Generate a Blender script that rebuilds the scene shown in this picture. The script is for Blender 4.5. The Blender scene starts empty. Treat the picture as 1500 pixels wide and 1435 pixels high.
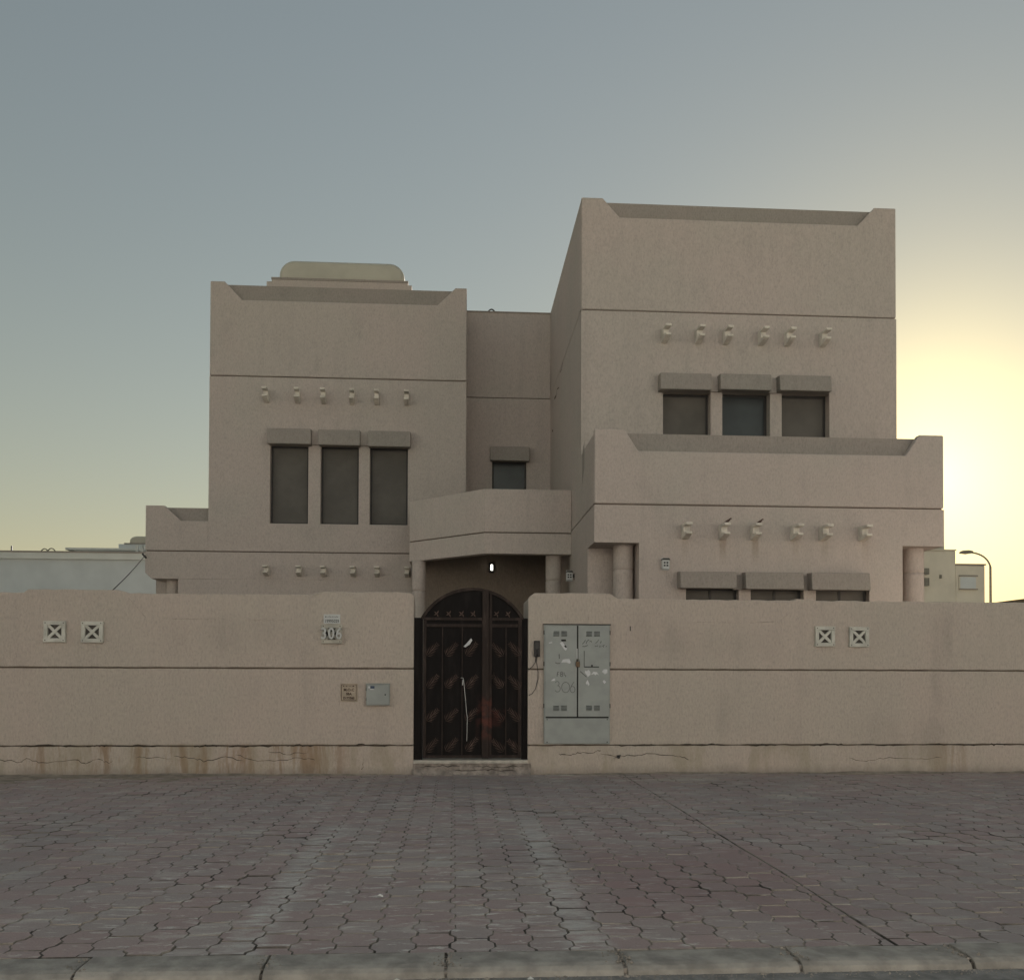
import bpy, bmesh, math, random
from mathutils import Matrix, Vector
random.seed(7)
sc = bpy.context.scene
COL = sc.collection
R = math.radians

# ------------------------------------------------------------------ camera
FPX = 1350.0
cam = bpy.data.objects.new('camera', bpy.data.cameras.new('camera'))
COL.objects.link(cam); sc.camera = cam
cam.data.sensor_width = 36; cam.data.lens = 36 * FPX / 1500
cam.data.shift_y = (980 - math.tan(R(1)) * FPX - 717.5) / 1500
cam.data.clip_end = 2000
cam.matrix_world = (Matrix.Translation((0, -13.2, 1.5)) @ Matrix.Rotation(-math.atan(85 / FPX), 4, 'Z')
                    @ Matrix.Rotation(R(91), 4, 'X') @ Matrix.Rotation(R(0.2), 4, 'Z'))
# ------------------------------------------------------------------ sky and sun
SUN_EL, SUN_AZ = R(10.8), R(28.0)
w = bpy.data.worlds.new('World'); sc.world = w; w.use_nodes = True
nt = w.node_tree; bg = nt.nodes['Background']
sky = nt.nodes.new('ShaderNodeTexSky'); sky.sky_type = 'NISHITA'; sky.sun_disc = False
sky.sun_elevation = SUN_EL; sky.sun_rotation = SUN_AZ
sky.air_density = 1.6; sky.dust_density = 0.26; sky.ozone_density = 1.3
gam = nt.nodes.new('ShaderNodeGamma'); gam.inputs[1].default_value = 0.72   # hazy air: flatter sky than clear air
hsv = nt.nodes.new('ShaderNodeHueSaturation'); hsv.inputs['Saturation'].default_value = 0.88
nt.links.new(sky.outputs[0], gam.inputs[0]); tint = nt.nodes.new('ShaderNodeMix'); tint.data_type = 'RGBA'; tint.blend_type = 'MULTIPLY'; tint.inputs[0].default_value = 1
tint.inputs[7].default_value = (1.07, 1.0, .935, 1)
nt.links.new(gam.outputs[0], tint.inputs[6]); nt.links.new(tint.outputs[2], hsv.inputs['Color'])
nt.links.new(hsv.outputs[0], bg.inputs[0]); bg.inputs[1].default_value = 0.095
sd = Vector((math.sin(SUN_AZ) * math.cos(SUN_EL), math.cos(SUN_AZ) * math.cos(SUN_EL), math.sin(SUN_EL)))
# aureole of the dusty air round the sun
def wm(o, a, b=0.0):
    n = nt.nodes.new('ShaderNodeMath'); n.operation = o
    for i, v in enumerate((a, b)):
        if isinstance(v, float): n.inputs[i].default_value = v
        else: nt.links.new(v, n.inputs[i])
    return n.outputs[0]
tc = nt.nodes.new('ShaderNodeTexCoord'); dt = nt.nodes.new('ShaderNodeVectorMath'); dt.operation = 'DOT_PRODUCT'
nt.links.new(tc.outputs['Generated'], dt.inputs[0]); dt.inputs[1].default_value = sd
ang = wm('ARCCOSINE', wm('MINIMUM', dt.outputs['Value'], 0.999999))
bg2 = nt.nodes.new('ShaderNodeBackground'); bg2.inputs[0].default_value = (1.0, .80, .24, 1)
nt.links.new(wm('MULTIPLY', wm('EXPONENT', wm('MULTIPLY', ang, -1.0 / R(4.4))), 1.15), bg2.inputs[1])
ads = nt.nodes.new('ShaderNodeAddShader'); nt.links.new(bg.outputs[0], ads.inputs[0]); nt.links.new(bg2.outputs[0], ads.inputs[1])
nt.links.new(ads.outputs[0], nt.nodes['World Output'].inputs['Surface'])
sun = bpy.data.objects.new('sun', bpy.data.lights.new('sun', 'SUN')); COL.objects.link(sun)
sun.data.energy = 5.0; sun.data.angle = R(0.5); sun.data.color = (1, .93, .84)
sun.rotation_euler = sd.to_track_quat('Z', 'Y').to_euler()
sun.location = (20, 30, 30)
vs = sc.view_settings
vs.view_transform = 'Standard'; vs.look = 'None'; vs.gamma = 1; vs.use_curve_mapping = False
vs.exposure = 0.64

# ------------------------------------------------------------------ materials
class N:
    """tiny helper to write node maths"""
    def __init__(s, name):
        s.m = bpy.data.materials.new(name); s.m.use_nodes = True
        s.t = s.m.node_tree; s.p = s.t.nodes['Principled BSDF']
        s.geo = s.t.nodes.new('ShaderNodeNewGeometry')
        s.pos = s.geo.outputs['Position']
        sep = s.t.nodes.new('ShaderNodeSeparateXYZ'); s.t.links.new(s.pos, sep.inputs[0])
        s.x, s.y, s.z = sep.outputs
    def put(s, sock, v):
        if isinstance(v, bpy.types.NodeSocket): s.t.links.new(v, sock)
        elif isinstance(v, tuple) and len(v) == 3 and sock.type == 'RGBA': sock.default_value = (*v, 1)
        else: sock.default_value = v
    def op(s, o, a, b=0.0, c=0.0, clamp=False):
        n = s.t.nodes.new('ShaderNodeMath'); n.operation = o; n.use_clamp = clamp
        for i, v in enumerate((a, b, c)): s.put(n.inputs[i], v)
        return n.outputs[0]
    def scale(s, vec):
        n = s.t.nodes.new('ShaderNodeMapping'); s.t.links.new(s.pos, n.inputs[0])
        n.inputs['Scale'].default_value = vec
        return n.outputs[0]
    def noise(s, vec, scale=1.0, detail=4.0, rough=.55, dist=0.0):
        n = s.t.nodes.new('ShaderNodeTexNoise'); s.t.links.new(vec, n.inputs['Vector'])
        n.inputs['Scale'].default_value = scale; n.inputs['Detail'].default_value = detail
        n.inputs['Roughness'].default_value = rough; n.inputs['Distortion'].default_value = dist
        return n.outputs['Fac']
    def ramp(s, f, lo, hi):
        n = s.t.nodes.new('ShaderNodeMapRange'); s.put(n.inputs[0], f)
        n.inputs[1].default_value = lo; n.inputs[2].default_value = hi
        n.interpolation_type = 'SMOOTHSTEP'
        return n.outputs[0]
    def band(s, v, c, half, soft):      # 1 within |v-c|<half
        return s.ramp(s.op('ABSOLUTE', s.op('SUBTRACT', v, c)), half + soft, half)
    def mix(s, f, a, b, mode='MIX'):
        n = s.t.nodes.new('ShaderNodeMix'); n.data_type = 'RGBA'; n.blend_type = mode
        s.put(n.inputs[0], f); s.put(n.inputs[6], a); s.put(n.inputs[7], b)
        return n.outputs[2]
    def bump(s, h, strength=.5, dist=.01):
        n = s.t.nodes.new('ShaderNodeBump'); s.put(n.inputs['Height'], h)
        n.inputs['Strength'].default_value = strength; n.inputs['Distance'].default_value = dist
        s.t.links.new(n.outputs[0], s.p.inputs['Normal'])
    def done(s, col, rough=.9, metal=0.0, spec=.3):
        s.put(s.p.inputs['Base Color'], col); s.put(s.p.inputs['Roughness'], rough)
        s.p.inputs['Metallic'].default_value = metal; s.p.inputs['Specular IOR Level'].default_value = spec
        return s.m

def stucco(name, c, var=.16, grain=.012, wall=False):
    n = N(name)
    big = n.noise(n.pos, .55, 3)
    mid = n.noise(n.scale((1.2, 1.2, .45)), 2.2, 5)
    fine = n.noise(n.scale((1, 1, .45)), 38, 6, .74)
    spk = n.noise(n.scale((1, 1, .6)), 11, 5, .7)
    pink = tuple(a * b for a, b in zip(c, (1.02, .995, .985)))
    olive = tuple(a * b for a, b in zip(c, (.975, .985, .965)))
    col = n.mix(n.ramp(big, .38, .62), pink, olive)
    dark = tuple(a * (1 - var * 1.6) for a in c)
    col = n.mix(n.op('MULTIPLY', n.ramp(mid, .5, .85), .45), col, dark)
    col = n.mix(n.op('MULTIPLY', n.ramp(fine, .46, .70), .42), col, tuple(a * .55 for a in c))
    col = n.mix(n.op('MULTIPLY', n.ramp(fine, .50, .30), .28), col, tuple(min(1, a * 1.30) for a in c))
    col = n.mix(n.op('MULTIPLY', n.ramp(spk, .52, .72), .22), col, tuple(a * .66 for a in c))
    col = n.mix(n.op('MULTIPLY', n.ramp(spk, .46, .30), .22), col, tuple(min(1, a * 1.2) for a in c))
    stk = n.noise(n.scale((3.2, 3.2, .14)), 1.4, 4, .6)
    col = n.mix(n.op('MULTIPLY', n.ramp(stk, .52, .72), .16), col, tuple(a * .72 for a in c))
    if wall:
        # rain and rust stains on the plinth course and a few washed-down streaks
        st = n.noise(n.scale((4.6, 1, .7)), 1.0, 5, .65, .5)
        pl = n.ramp(n.z, .46, .40)
        left = n.band(n.x, -3.7, 1.9, .5); right = n.op('MULTIPLY', n.band(n.x, 7.4, .25, .2), .5)
        rust = n.op('MULTIPLY', n.op('MULTIPLY', n.ramp(st, .44, .62), pl), n.op('MAXIMUM', left, right))
        col = n.mix(n.op('MULTIPLY', rust, .62), col, (.26, .15, .065))
        yel = n.op('MULTIPLY', n.op('MULTIPLY', pl, n.ramp(n.noise(n.scale((2, 1, .6)), 1.3, 3), .45, .65)), .45)
        col = n.mix(yel, col, (.34, .29, .20))
        wob = n.op('MULTIPLY', n.op('SUBTRACT', n.noise(n.scale((1, 1, 1)), 2.5, 3), .5), .35)
        for cx, half, z0, z1, a in ((3.93, .07, .1, 1.35, .25), (7.2, .09, .8, 2.5, .35), (6.65, .5, .1, 1.0, .28),
                                    (2.75, .35, 1.6, 2.5, .25), (-3.1, .5, 1.6, 2.4, .22), (3.9, .5, 1.55, 2.3, .22)):
            m = n.op('MULTIPLY', n.band(n.op('ADD', n.x, wob), cx, half, half * 1.2),
                     n.op('MULTIPLY', n.ramp(n.z, z0, z0 + .3), n.ramp(n.z, z1, z1 - .4)))
            m = n.op('MULTIPLY', m, n.ramp(mid, .25, .65))
            col = n.mix(n.op('MULTIPLY', m, a * .9), col, tuple(x * .55 for x in c))
        grime = n.op('MULTIPLY', n.ramp(n.op('ADD', n.z, n.op('MULTIPLY', mid, .25)), .28, .10), .5)
        col = n.mix(grime, col, (.20, .175, .155))
    if name == 'stucco':
        # drip marks under the spouts of the wing
        front = n.ramp(n.y, 2.62, 2.58)
        for cx in (3.98, 4.65, 5.22, 5.94, 6.47, 7.18):
            m = n.op('MULTIPLY', n.band(n.op('ADD', n.x, n.op('MULTIPLY', n.op('SUBTRACT', mid, .5), .1)), cx, .035, .05), n.op('MULTIPLY', n.ramp(n.z, 3.25 + .1 * (cx % .7), 3.7), n.ramp(n.z, 3.95, 3.9)))
            col = n.mix(n.op('MULTIPLY', n.op('MULTIPLY', m, front), (.42 if 4.5 < cx < 5.4 else .18)), col, (.26, .19, .125))
    h = n.op('ADD', n.op('MULTIPLY', fine, 1.0), n.op('MULTIPLY', n.noise(n.pos, 9, 3), .8))
    n.bump(h, .9, grain)
    return n.done(col, .92, spec=.2)

STONE = (.52, .46, .42)
M = {}
M['stucco'] = stucco('stucco', STONE)
M['wall'] = stucco('wall_stucco', (.535, .468, .412), var=.15, grain=.016, wall=True)
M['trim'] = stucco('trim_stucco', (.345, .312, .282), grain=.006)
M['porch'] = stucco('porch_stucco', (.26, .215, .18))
M['groove'] = stucco('groove_stucco', (.16, .13, .105))
M['balcony'] = stucco('balcony_lightened_stucco', (.56, .495, .45))  # house stucco lightened to make up for shade between the blocks
def plain(name, c, rough=.7, metal=0, spec=.4, var=.15, scale=6, bump=0.0, bs=60):
    n = N(name)
    f = n.noise(n.pos, scale, 5)
    col = n.mix(n.ramp(f, .3, .7), tuple(a * (1 - var) for a in c), tuple(min(1, a * (1 + var)) for a in c))
    if bump: n.bump(n.noise(n.pos, bs, 4), .5, bump)
    return n.done(col, rough, metal, spec)
M['matte_brown'] = plain('matte_brown', (.14, .11, .075), 1.0, spec=0.0)
M['crack'] = plain('crack_shadow', (.055, .045, .036), .95)
M['cream'] = plain('cream_paint', (.68, .635, .56), .85, bump=.004)
M['vent'] = plain('vent_paint', (.56, .55, .49), .85, bump=.003)
M['vent_grey'] = plain('vent_darkened', (.47, .45, .39), .9, bump=.003)  # block tone darkened to set off the digits, standing for their shadow outlines
M['dark'] = plain('dark_hollow', (.10, .09, .08), .9)
M['screen'] = plain('window_screen', (.125, .115, .102), .75, var=.12, scale=2)
M['glass'] = plain('window_glass', (.045, .052, .055), .25, spec=.5, scale=2)
M['frame'] = plain('window_frame', (.045, .042, .040), .5)
M['tank'] = plain('tank_fibreglass', (.50, .48, .40), .6, var=.06, scale=1.5)
M['cabinet'] = plain('cabinet_paint', (.33, .35, .335), .55, var=.07, scale=5)
M['cabinet_dark'] = plain('cabinet_gap', (.03, .03, .03), .8)
M['black'] = plain('black_plastic', (.015, .015, .016), .45)
M['paper'] = plain('paper', (.62, .63, .64), .9, var=.08, scale=30)
M['ink'] = plain('marker_ink', (.13, .135, .13), .7)
M['brass'] = plain('padlock_brass', (.15, .10, .06), .55, metal=.4)
M['marble'] = plain('marble', (.46, .43, .38), .5, var=.2, scale=9)
M['signstone'] = plain('sign_stone', (.44, .37, .29), .9, bump=.002)
M['brown'] = plain('sign_brown', (.075, .042, .03), .8)
M['plate'] = plain('number_plate', (.56, .57, .56), .6, var=.05)
M['blue'] = plain('blue_print', (.05, .07, .12), .6)
M['kerb'] = plain('kerb_concrete', (.345, .32, .285), .95, var=.25, scale=7, bump=.012, bs=35)
M['litter'] = plain('litter', (.62, .62, .60), .9)
M['bird'] = plain('bird_feathers', (.10, .06, .045), .8)
M['cable'] = plain('cable_sheath', (.04, .04, .04), .6)
M['steel'] = plain('lamp_steel', (.22, .21, .18), .6, metal=.3)
M['neighbour'] = plain('pale_render', (.62, .655, .66), .9, var=.05, scale=1, bump=.004)
M['neighbour_trim'] = plain('pale_trim', (.70, .71, .67), .9, var=.05, scale=1)
M['neighbour_sand'] = plain('glare_sand_render', (.70, .65, .55), .9, var=.06, scale=1, bump=.004)  # sand render lightened in place of the sun glare washing over it
M['opposite'] = plain('bounce_render', (.80, .78, .74), .9, var=.05, scale=1)  # pale render of the added houses, whitened for stronger bounce
M['sand'] = plain('sand', (.30, .26, .215), .95, var=.25, scale=7, bump=.01, bs=50)
M['asphalt'] = plain('asphalt', (.24, .23, .215), .95, var=.25, scale=12, bump=.008, bs=120)
M['ground'] = plain('desert_ground', (.36, .31, .25), .95, var=.2, scale=.4, bump=.02, bs=8)
M['concrete'] = plain('rough_concrete', (.30, .27, .235), .95, var=.3, scale=8, bump=.03, bs=18)

def gate_mat(name, base, worn):
    n = N(name)
    f = n.noise(n.scale((9, 9, 2.2)), 1.5, 6, .65)
    col = n.mix(n.ramp(f, .45, .75), base, tuple(a * 2.0 for a in base))
    patch = n.op('MULTIPLY', n.band(n.x, .44, .09, .05), n.band(n.z, .80, .16, .22))
    patch = n.op('MAXIMUM', patch, n.op('MULTIPLY', n.band(n.x, .63, .09, .04), n.band(n.z, .80, .09, .06)))
    patch = n.op('MULTIPLY', patch, n.ramp(n.noise(n.pos, 7, 4), .38, .6))
    col = n.mix(n.op('MULTIPLY', patch, worn), col, (.13, .045, .035))
    dust = n.op('MULTIPLY', n.ramp(n.noise(n.scale((14, 14, 1.2)), 1, 5), .55, .8), .3)
    col = n.mix(dust, col, tuple(a * 3 for a in base))
    n.bump(f, .25, .004)
    return n.done(col, .7, 0, .18)
M['step'] = plain('step_plaster', (.30, .26, .23), .95, var=.3, scale=9, bump=.03, bs=20)
M['gate'] = gate_mat('gate_sheet', (.0085, .0068, .0066), .25)
M['gate_bar'] = gate_mat('gate_bar', (.034, .025, .022), .8)
M['fern'] = gate_mat('gate_fern', (.105, .072, .060), .8)

def paver_mat():
    n = N('paver')
    a1 = n.t.nodes.new('ShaderNodeAttribute'); a1.attribute_type = 'OBJECT'; a1.attribute_name = 'tint'
    a2 = n.t.nodes.new('ShaderNodeAttribute'); a2.attribute_type = 'GEOMETRY'; a2.attribute_name = 'tint'
    t = n.op('ADD', a1.outputs['Fac'], a2.outputs['Fac'])
    red = (.43, .325, .305); grey = (.43, .375, .35)
    col = n.mix(n.op('MULTIPLY', n.ramp(t, .25, .95), .85), red, grey)
    t2 = n.op('FRACT', n.op('MULTIPLY', t, 17.0))
    col = n.mix(n.op('MULTIPLY', t2, .36), col, (.32, .265, .255))
    # dust and cement smears, drawn out along the street
    sm = n.noise(n.scale((1.1, 3.4, 1)), 1.5, 6, .68, .4)
    col = n.mix(n.op('MULTIPLY', n.ramp(sm, .52, .66), .5), col, (.62, .595, .545))
    scf = n.noise(n.scale((1.6, 5.5, 1)), 3.0, 8, .72, .3)
    zone = n.op('ADD', .35, n.op('MULTIPLY', n.band(n.x, -.1, 1.2, 2.2), .65))
    col = n.mix(n.op('MULTIPLY', n.op('MULTIPLY', n.ramp(scf, .555, .64), zone), .95), col, (.70, .68, .63))
    bigd = n.noise(n.pos, .35, 3)
    col = n.mix(n.op('MULTIPLY', n.ramp(bigd, .45, .62), .30), col, (.27, .245, .24))
    wob = n.op('MULTIPLY', n.op('SUBTRACT', n.noise(n.pos, 1.6, 3), .5), .12)
    xw = n.op('ADD', n.x, wob)
    edge = n.ramp(n.noise(n.scale((1, 2.2, 1)), 5, 6, .65), .36, .62)
    for cx, half, y0, y1 in ((-1.12, .09, -8.5, -3.6), (.74, .10, -8.5, -3.2)):
        m = n.op('MULTIPLY', n.band(xw, cx, half * .6, .11), n.op('MULTIPLY', n.ramp(n.y, y1, y1 - 1.6), n.ramp(n.y, y0, y0 + .1)))
        col = n.mix(n.op('MULTIPLY', n.op('MULTIPLY', m, edge), .68), col, (.64, .63, .585))
    for cx, cy, rx, ry, a in ((4.08, -5.25, .33, .20, .8), (4.02, -2.43, .35, .3, .7), (1.46, -7.5, .15, .12, .8), (3.1, -.7, .6, .22, .6),
                              (-3.97, -4.0, .45, .12, .6), (-.3, -6.1, .5, .2, .5)):
        dx = n.op('DIVIDE', n.op('SUBTRACT', xw, cx), rx); dy = n.op('DIVIDE', n.op('SUBTRACT', n.y, cy), ry)
        r2 = n.op('ADD', n.op('MULTIPLY', dx, dx), n.op('MULTIPLY', dy, dy))
        m = n.op('MULTIPLY', n.op('MULTIPLY', n.ramp(r2, 1.4, .3), edge), a)
        col = n.mix(m, col, (.55, .52, .46))
    rd = n.op('MULTIPLY', n.band(n.x, 1.75, .55, .6), n.band(n.y, -6.6, .7, .8))
    col = n.mix(n.op('MULTIPLY', rd, .42), col, (.32, .195, .19))
    fine = n.noise(n.pos, 70, 4, .7)
    col = n.mix(n.op('MULTIPLY', n.ramp(fine, .5, .7), .35), col, (.20, .18, .17))
    n.bump(n.op('ADD', fine, n.op('MULTIPLY', n.noise(n.scale((1, 2.5, 1)), 14, 4), 1.2)), .55, .008)
    return n.done(col, .88, spec=.3)
M['paver'] = paver_mat()
def joint_mat():
    n = N('joint_dirt')
    sm = n.noise(n.scale((1.1, 3.4, 1)), 1.5, 6, .68, .4)
    f = n.op('ADD', n.op('MULTIPLY', n.noise(n.pos, .9, 3), .55), n.op('MULTIPLY', n.noise(n.pos, 6, 4), .45))
    col = n.mix(n.ramp(f, .38, .56), (.10, .088, .078), (.36, .32, .28))
    col = n.mix(n.op('MULTIPLY', n.ramp(sm, .53, .68), .8), col, (.46, .43, .39))
    n.bump(n.noise(n.pos, 50, 4), .5, .01)
    return n.done(col, .95)
M['joint'] = joint_mat()

# ------------------------------------------------------------------ mesh helpers
class MB:
    def __init__(s): s.v = []; s.f = []; s.smooth = []
    def add(s, vs, fs, smooth=False):
        o = len(s.v); s.v += [tuple(v) for v in vs]
        s.f += [tuple(i + o for i in f) for f in fs]; s.smooth += [smooth] * len(fs)
        return s
    def box(s, x0, x1, y0, y1, z0, z1):
        vs = [(x, y, z) for x in (x0, x1) for y in (y0, y1) for z in (z0, z1)]
        return s.add(vs, [(0, 1, 3, 2), (4, 6, 7, 5), (0, 4, 5, 1), (2, 3, 7, 6), (0, 2, 6, 4), (1, 5, 7, 3)])
    def prism_y(s, poly, y0, y1, back=True):       # poly of (x,z), front at y0
        n = len(poly)
        vs = [(x, y0, z) for x, z in poly] + [(x, y1, z) for x, z in poly]
        fs = [tuple(range(n))] + [(i, i + n, (i + 1) % n + n, (i + 1) % n) for i in range(n)]
        if back: fs.append(tuple(range(2 * n - 1, n - 1, -1)))
        return s.add(vs, fs)
    def prism_x(s, poly, x0, x1):                  # poly of (y,z)
        n = len(poly)
        vs = [(x0, y, z) for y, z in poly] + [(x1, y, z) for y, z in poly]
        return s.add(vs, [tuple(range(n)), tuple(range(2 * n - 1, n - 1, -1))] + [(i, i + n, (i + 1) % n + n, (i + 1) % n) for i in range(n)])
    def prism_z(s, poly, z0, z1):                  # poly of (x,y)
        n = len(poly)
        vs = [(x, y, z0) for x, y in poly] + [(x, y, z1) for x, y in poly]
        return s.add(vs, [tuple(range(n)), tuple(range(2 * n - 1, n - 1, -1))] + [(i, i + n, (i + 1) % n + n, (i + 1) % n) for i in range(n)])
    def panel(s, x0, x1, z0, z1, yf, thick, holes):
        """front face with rectangular holes and reveals; open at the back"""
        xs = sorted({x0, x1, *[c for h in holes for c in h[:2] if x0 < c < x1]})
        zs = sorted({z0, z1, *[c for h in holes for c in h[2:] if z0 < c < z1]})
        solid = {}
        for i in range(len(xs) - 1):
            for k in range(len(zs) - 1):
                cx, cz = (xs[i] + xs[i + 1]) / 2, (zs[k] + zs[k + 1]) / 2
                solid[i, k] = not any(h[0] < cx < h[1] and h[2] < cz < h[3] for h in holes)
        yb = yf + thick
        for (i, k), ok in solid.items():
            if not ok: continue
            a, b, c, d = xs[i], xs[i + 1], zs[k], zs[k + 1]
            s.add([(a, yf, c), (b, yf, c), (b, yf, d), (a, yf, d)], [(0, 1, 2, 3)])
            for di, dk, e in ((-1, 0, ((a, d), (a, c))), (1, 0, ((b, c), (b, d))), (0, -1, ((a, c), (b, c))), (0, 1, ((b, d), (a, d)))):
                if not solid.get((i + di, k + dk), False):
                    (p, q), (u, v) = e
                    s.add([(p, yf, q), (p, yb, q), (u, yb, v), (u, yf, v)], [(0, 1, 2, 3)])
        return s
    def tube(s, pts, r, n=8, caps=True):
        pts = [Vector(p) for p in pts]; rs = r if isinstance(r, (list, tuple)) else [r] * len(pts)
        rings = []; up = None
        for i, p in enumerate(pts):
            t = (pts[min(i + 1, len(pts) - 1)] - pts[max(i - 1, 0)]).normalized()
            if up is None: up = Vector((0, 0, 1)) if abs(t.z) < .9 else Vector((0, 1, 0))
            a = t.cross(up).normalized(); b = a.cross(t).normalized(); up = b
            rings.append([p + (a * math.cos(2 * math.pi * k / n) + b * math.sin(2 * math.pi * k / n)) * rs[i] for k in range(n)])
        vs = [v for ring in rings for v in ring]
        fs = [(i * n + k, i * n + (k + 1) % n, (i + 1) * n + (k + 1) % n, (i + 1) * n + k) for i in range(len(pts) - 1) for k in range(n)]
        s.add(vs, fs, True)
        if caps: s.add(rings[0], [tuple(range(n))]); s.add(rings[-1], [tuple(range(n))])
        return s
    def lathe(s, cx, cy, prof, n=28):
        vs = [(cx + r * math.cos(2 * math.pi * k / n), cy + r * math.sin(2 * math.pi * k / n), z) for r, z in prof for k in range(n)]
        fs = [(i * n + k, i * n + (k + 1) % n, (i + 1) * n + (k + 1) % n, (i + 1) * n + k) for i in range(len(prof) - 1) for k in range(n)]
        s.add(vs, fs, True)
        return s
    def mesh(s, name):
        me = bpy.data.meshes.new(name); me.from_pydata(s.v, [], s.f)
        me.polygons.foreach_set('use_smooth', s.smooth)
        bm = bmesh.new(); bm.from_mesh(me)
        bmesh.ops.remove_doubles(bm, verts=bm.verts, dist=1e-5)
        bmesh.ops.recalc_face_normals(bm, faces=bm.faces)
        bm.to_mesh(me); bm.free()
        return me
    def build(s, name, mat, parent=None, bevel=0.0, seg=2):
        return link(name, s.mesh(name), mat, parent, bevel, seg)
def link(name, me, mat, parent=None, bevel=0.0, seg=2):
    if mat and not me.materials: me.materials.append(M[mat])
    o = bpy.data.objects.new(name, me); COL.objects.link(o)
    if parent:
        o.parent = parent
        o.matrix_parent_inverse = Matrix.Translation(-world_loc(parent))
    if bevel:
        b = o.modifiers.new('bevel', 'BEVEL'); b.width = bevel; b.segments = seg; b.limit_method = 'ANGLE'; b.angle_limit = R(50)
    return o
def world_loc(o):
    l = Vector((0, 0, 0))
    while o: l += o.location; o = o.parent if o.parent and False else None
    return l
def tag(o, label=None, cat=None, group=None, kind=None):
    for k, v in (('label', label), ('category', cat), ('group', group), ('kind', kind)):
        if v: o[k] = v
    return o
def thing(name, loc, label, cat, group=None):
    o = bpy.data.objects.new(name, None); COL.objects.link(o); o.location = loc; o.empty_display_size = .2
    return tag(o, label, cat, group)
def text_mesh(s, size, depth=.002, bold=0.0):
    cu = bpy.data.curves.new('lettering', 'FONT'); cu.body = s; cu.size = size; cu.extrude = depth; cu.offset = bold
    cu.align_x = 'CENTER'; cu.align_y = 'CENTER'; cu.resolution_u = 3
    o = bpy.data.objects.new('lettering', cu); COL.objects.link(o)
    bpy.context.view_layer.update()
    me = bpy.data.meshes.new_from_object(o.evaluated_get(bpy.context.evaluated_depsgraph_get()))
    bpy.data.objects.remove(o); bpy.data.curves.remove(cu)
    me.transform(Matrix.Rotation(R(90), 4, 'X'))
    return me
def text(name, s, size, x, y, z, mat, parent, depth=.002, sx=1.0, bold=0.0):
    me = text_mesh(s, size, depth, bold); me.transform(Matrix.Translation((x, y, z)) @ Matrix.Diagonal((sx, 1, 1, 1)))
    me.materials.clear()
    return link(name, me, mat, parent)

# ------------------------------------------------------------------ ground, road, kerb
tag(MB().box(-400, 400, -400, 400, -.6, -.09).build('ground', 'ground'), kind='structure')
tag(MB().box(-60, 60, -18.0, -8.545, -.3, -.045).build('road', 'asphalt'), kind='structure')
tag(MB().box(-60, 60, -22.0, -18.0, -.3, .06).build('opposite_pavement', 'concrete', bevel=.02), kind='structure')
tag(MB().box(-60, 60, .26, 60, -.3, -.03).build('yard', 'sand'), kind='structure')
KY = -8.27
def hgt(x, y):   # slow unevenness of the laid surface
    return .006 * math.sin(x * 1.3 + y * .7) * math.sin(y * 1.1 - x * .4) + .004 * math.sin(x * 3.1 + 1) * math.sin(y * 2.7)
mb = MB(); nx, ny = 140, 44
gv = [(-14 + 28 * i / nx, KY + (0.24 - KY) * j / ny) for j in range(ny + 1) for i in range(nx + 1)]
mb.add([(x, y, hgt(x, y) - .0135) for x, y in gv], [(j * (nx + 1) + i, j * (nx + 1) + i + 1, (j + 1) * (nx + 1) + i + 1, (j + 1) * (nx + 1) + i) for j in range(ny) for i in range(nx)])
mb.box(-14, 14, KY, .24, -.3, -.06)
pav = tag(mb.build('pavement', 'joint'), kind='structure')
# kerb stones
kerb = tag(MB().box(-14, 14, -8.53, KY - .012, -.3, -.018).build('kerb', 'joint'), kind='structure')
KP = .912; kx = -.035 + KP / 2 - 15 * KP
prof = [(KY - .012, -.03), (KY - .012, .001), (KY - .02, .006), (-8.47, .004), (-8.51, -.003), (-8.54, -.018), (-8.555, -.045), (-8.56, -.12), (KY - .012, -.12)]
KM = -8.41
me = MB().prism_x([(y - KM, z) for y, z in prof], -.449, .449).mesh('kerb_stone'); me.materials.append(M['kerb'])
k = 0
while kx < 14:
    o = link('kerb_stone', me, None, kerb); o.location = (kx, KM + random.uniform(-.006, .006), random.uniform(-.005, .005))
    o.rotation_euler = (0, random.uniform(-.006, .006), random.uniform(-.006, .006)); o.scale.x = random.uniform(.99, 1.003)
    b = o.modifiers.new('bevel', 'BEVEL'); b.width = .008; b.segments = 2; b.limit_method = 'ANGLE'
    kx += KP

# ------------------------------------------------------------------ pavers
PX, PY, GAP = .215, .25, .0055
WE, WW = .0880, .1200
def outline(g=GAP):
    hd = PY / 2 - .0065
    pr = [(WE, -hd), (WE, -.086), (WW, -.042), (WW, .042), (WE, .086), (WE, hd)]
    return [(x, y) for x, y in pr] + [(-x, y) for x, y in reversed(pr)]
def clip(poly, axis, lim, keep_less):
    out = []
    for i in range(len(poly)):
        a, b = poly[i], poly[(i + 1) % len(poly)]
        ia = (a[axis] <= lim) == keep_less; ib = (b[axis] <= lim) == keep_less
        if ia: out.append(a)
        if ia != ib:
            t = (lim - a[axis]) / (b[axis] - a[axis])
            out.append((a[0] + t * (b[0] - a[0]), a[1] + t * (b[1] - a[1])))
    return out
def area(p): return abs(sum(p[i][0] * p[(i + 1) % len(p)][1] - p[(i + 1) % len(p)][0] * p[i][1] for i in range(len(p)))) / 2
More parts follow.
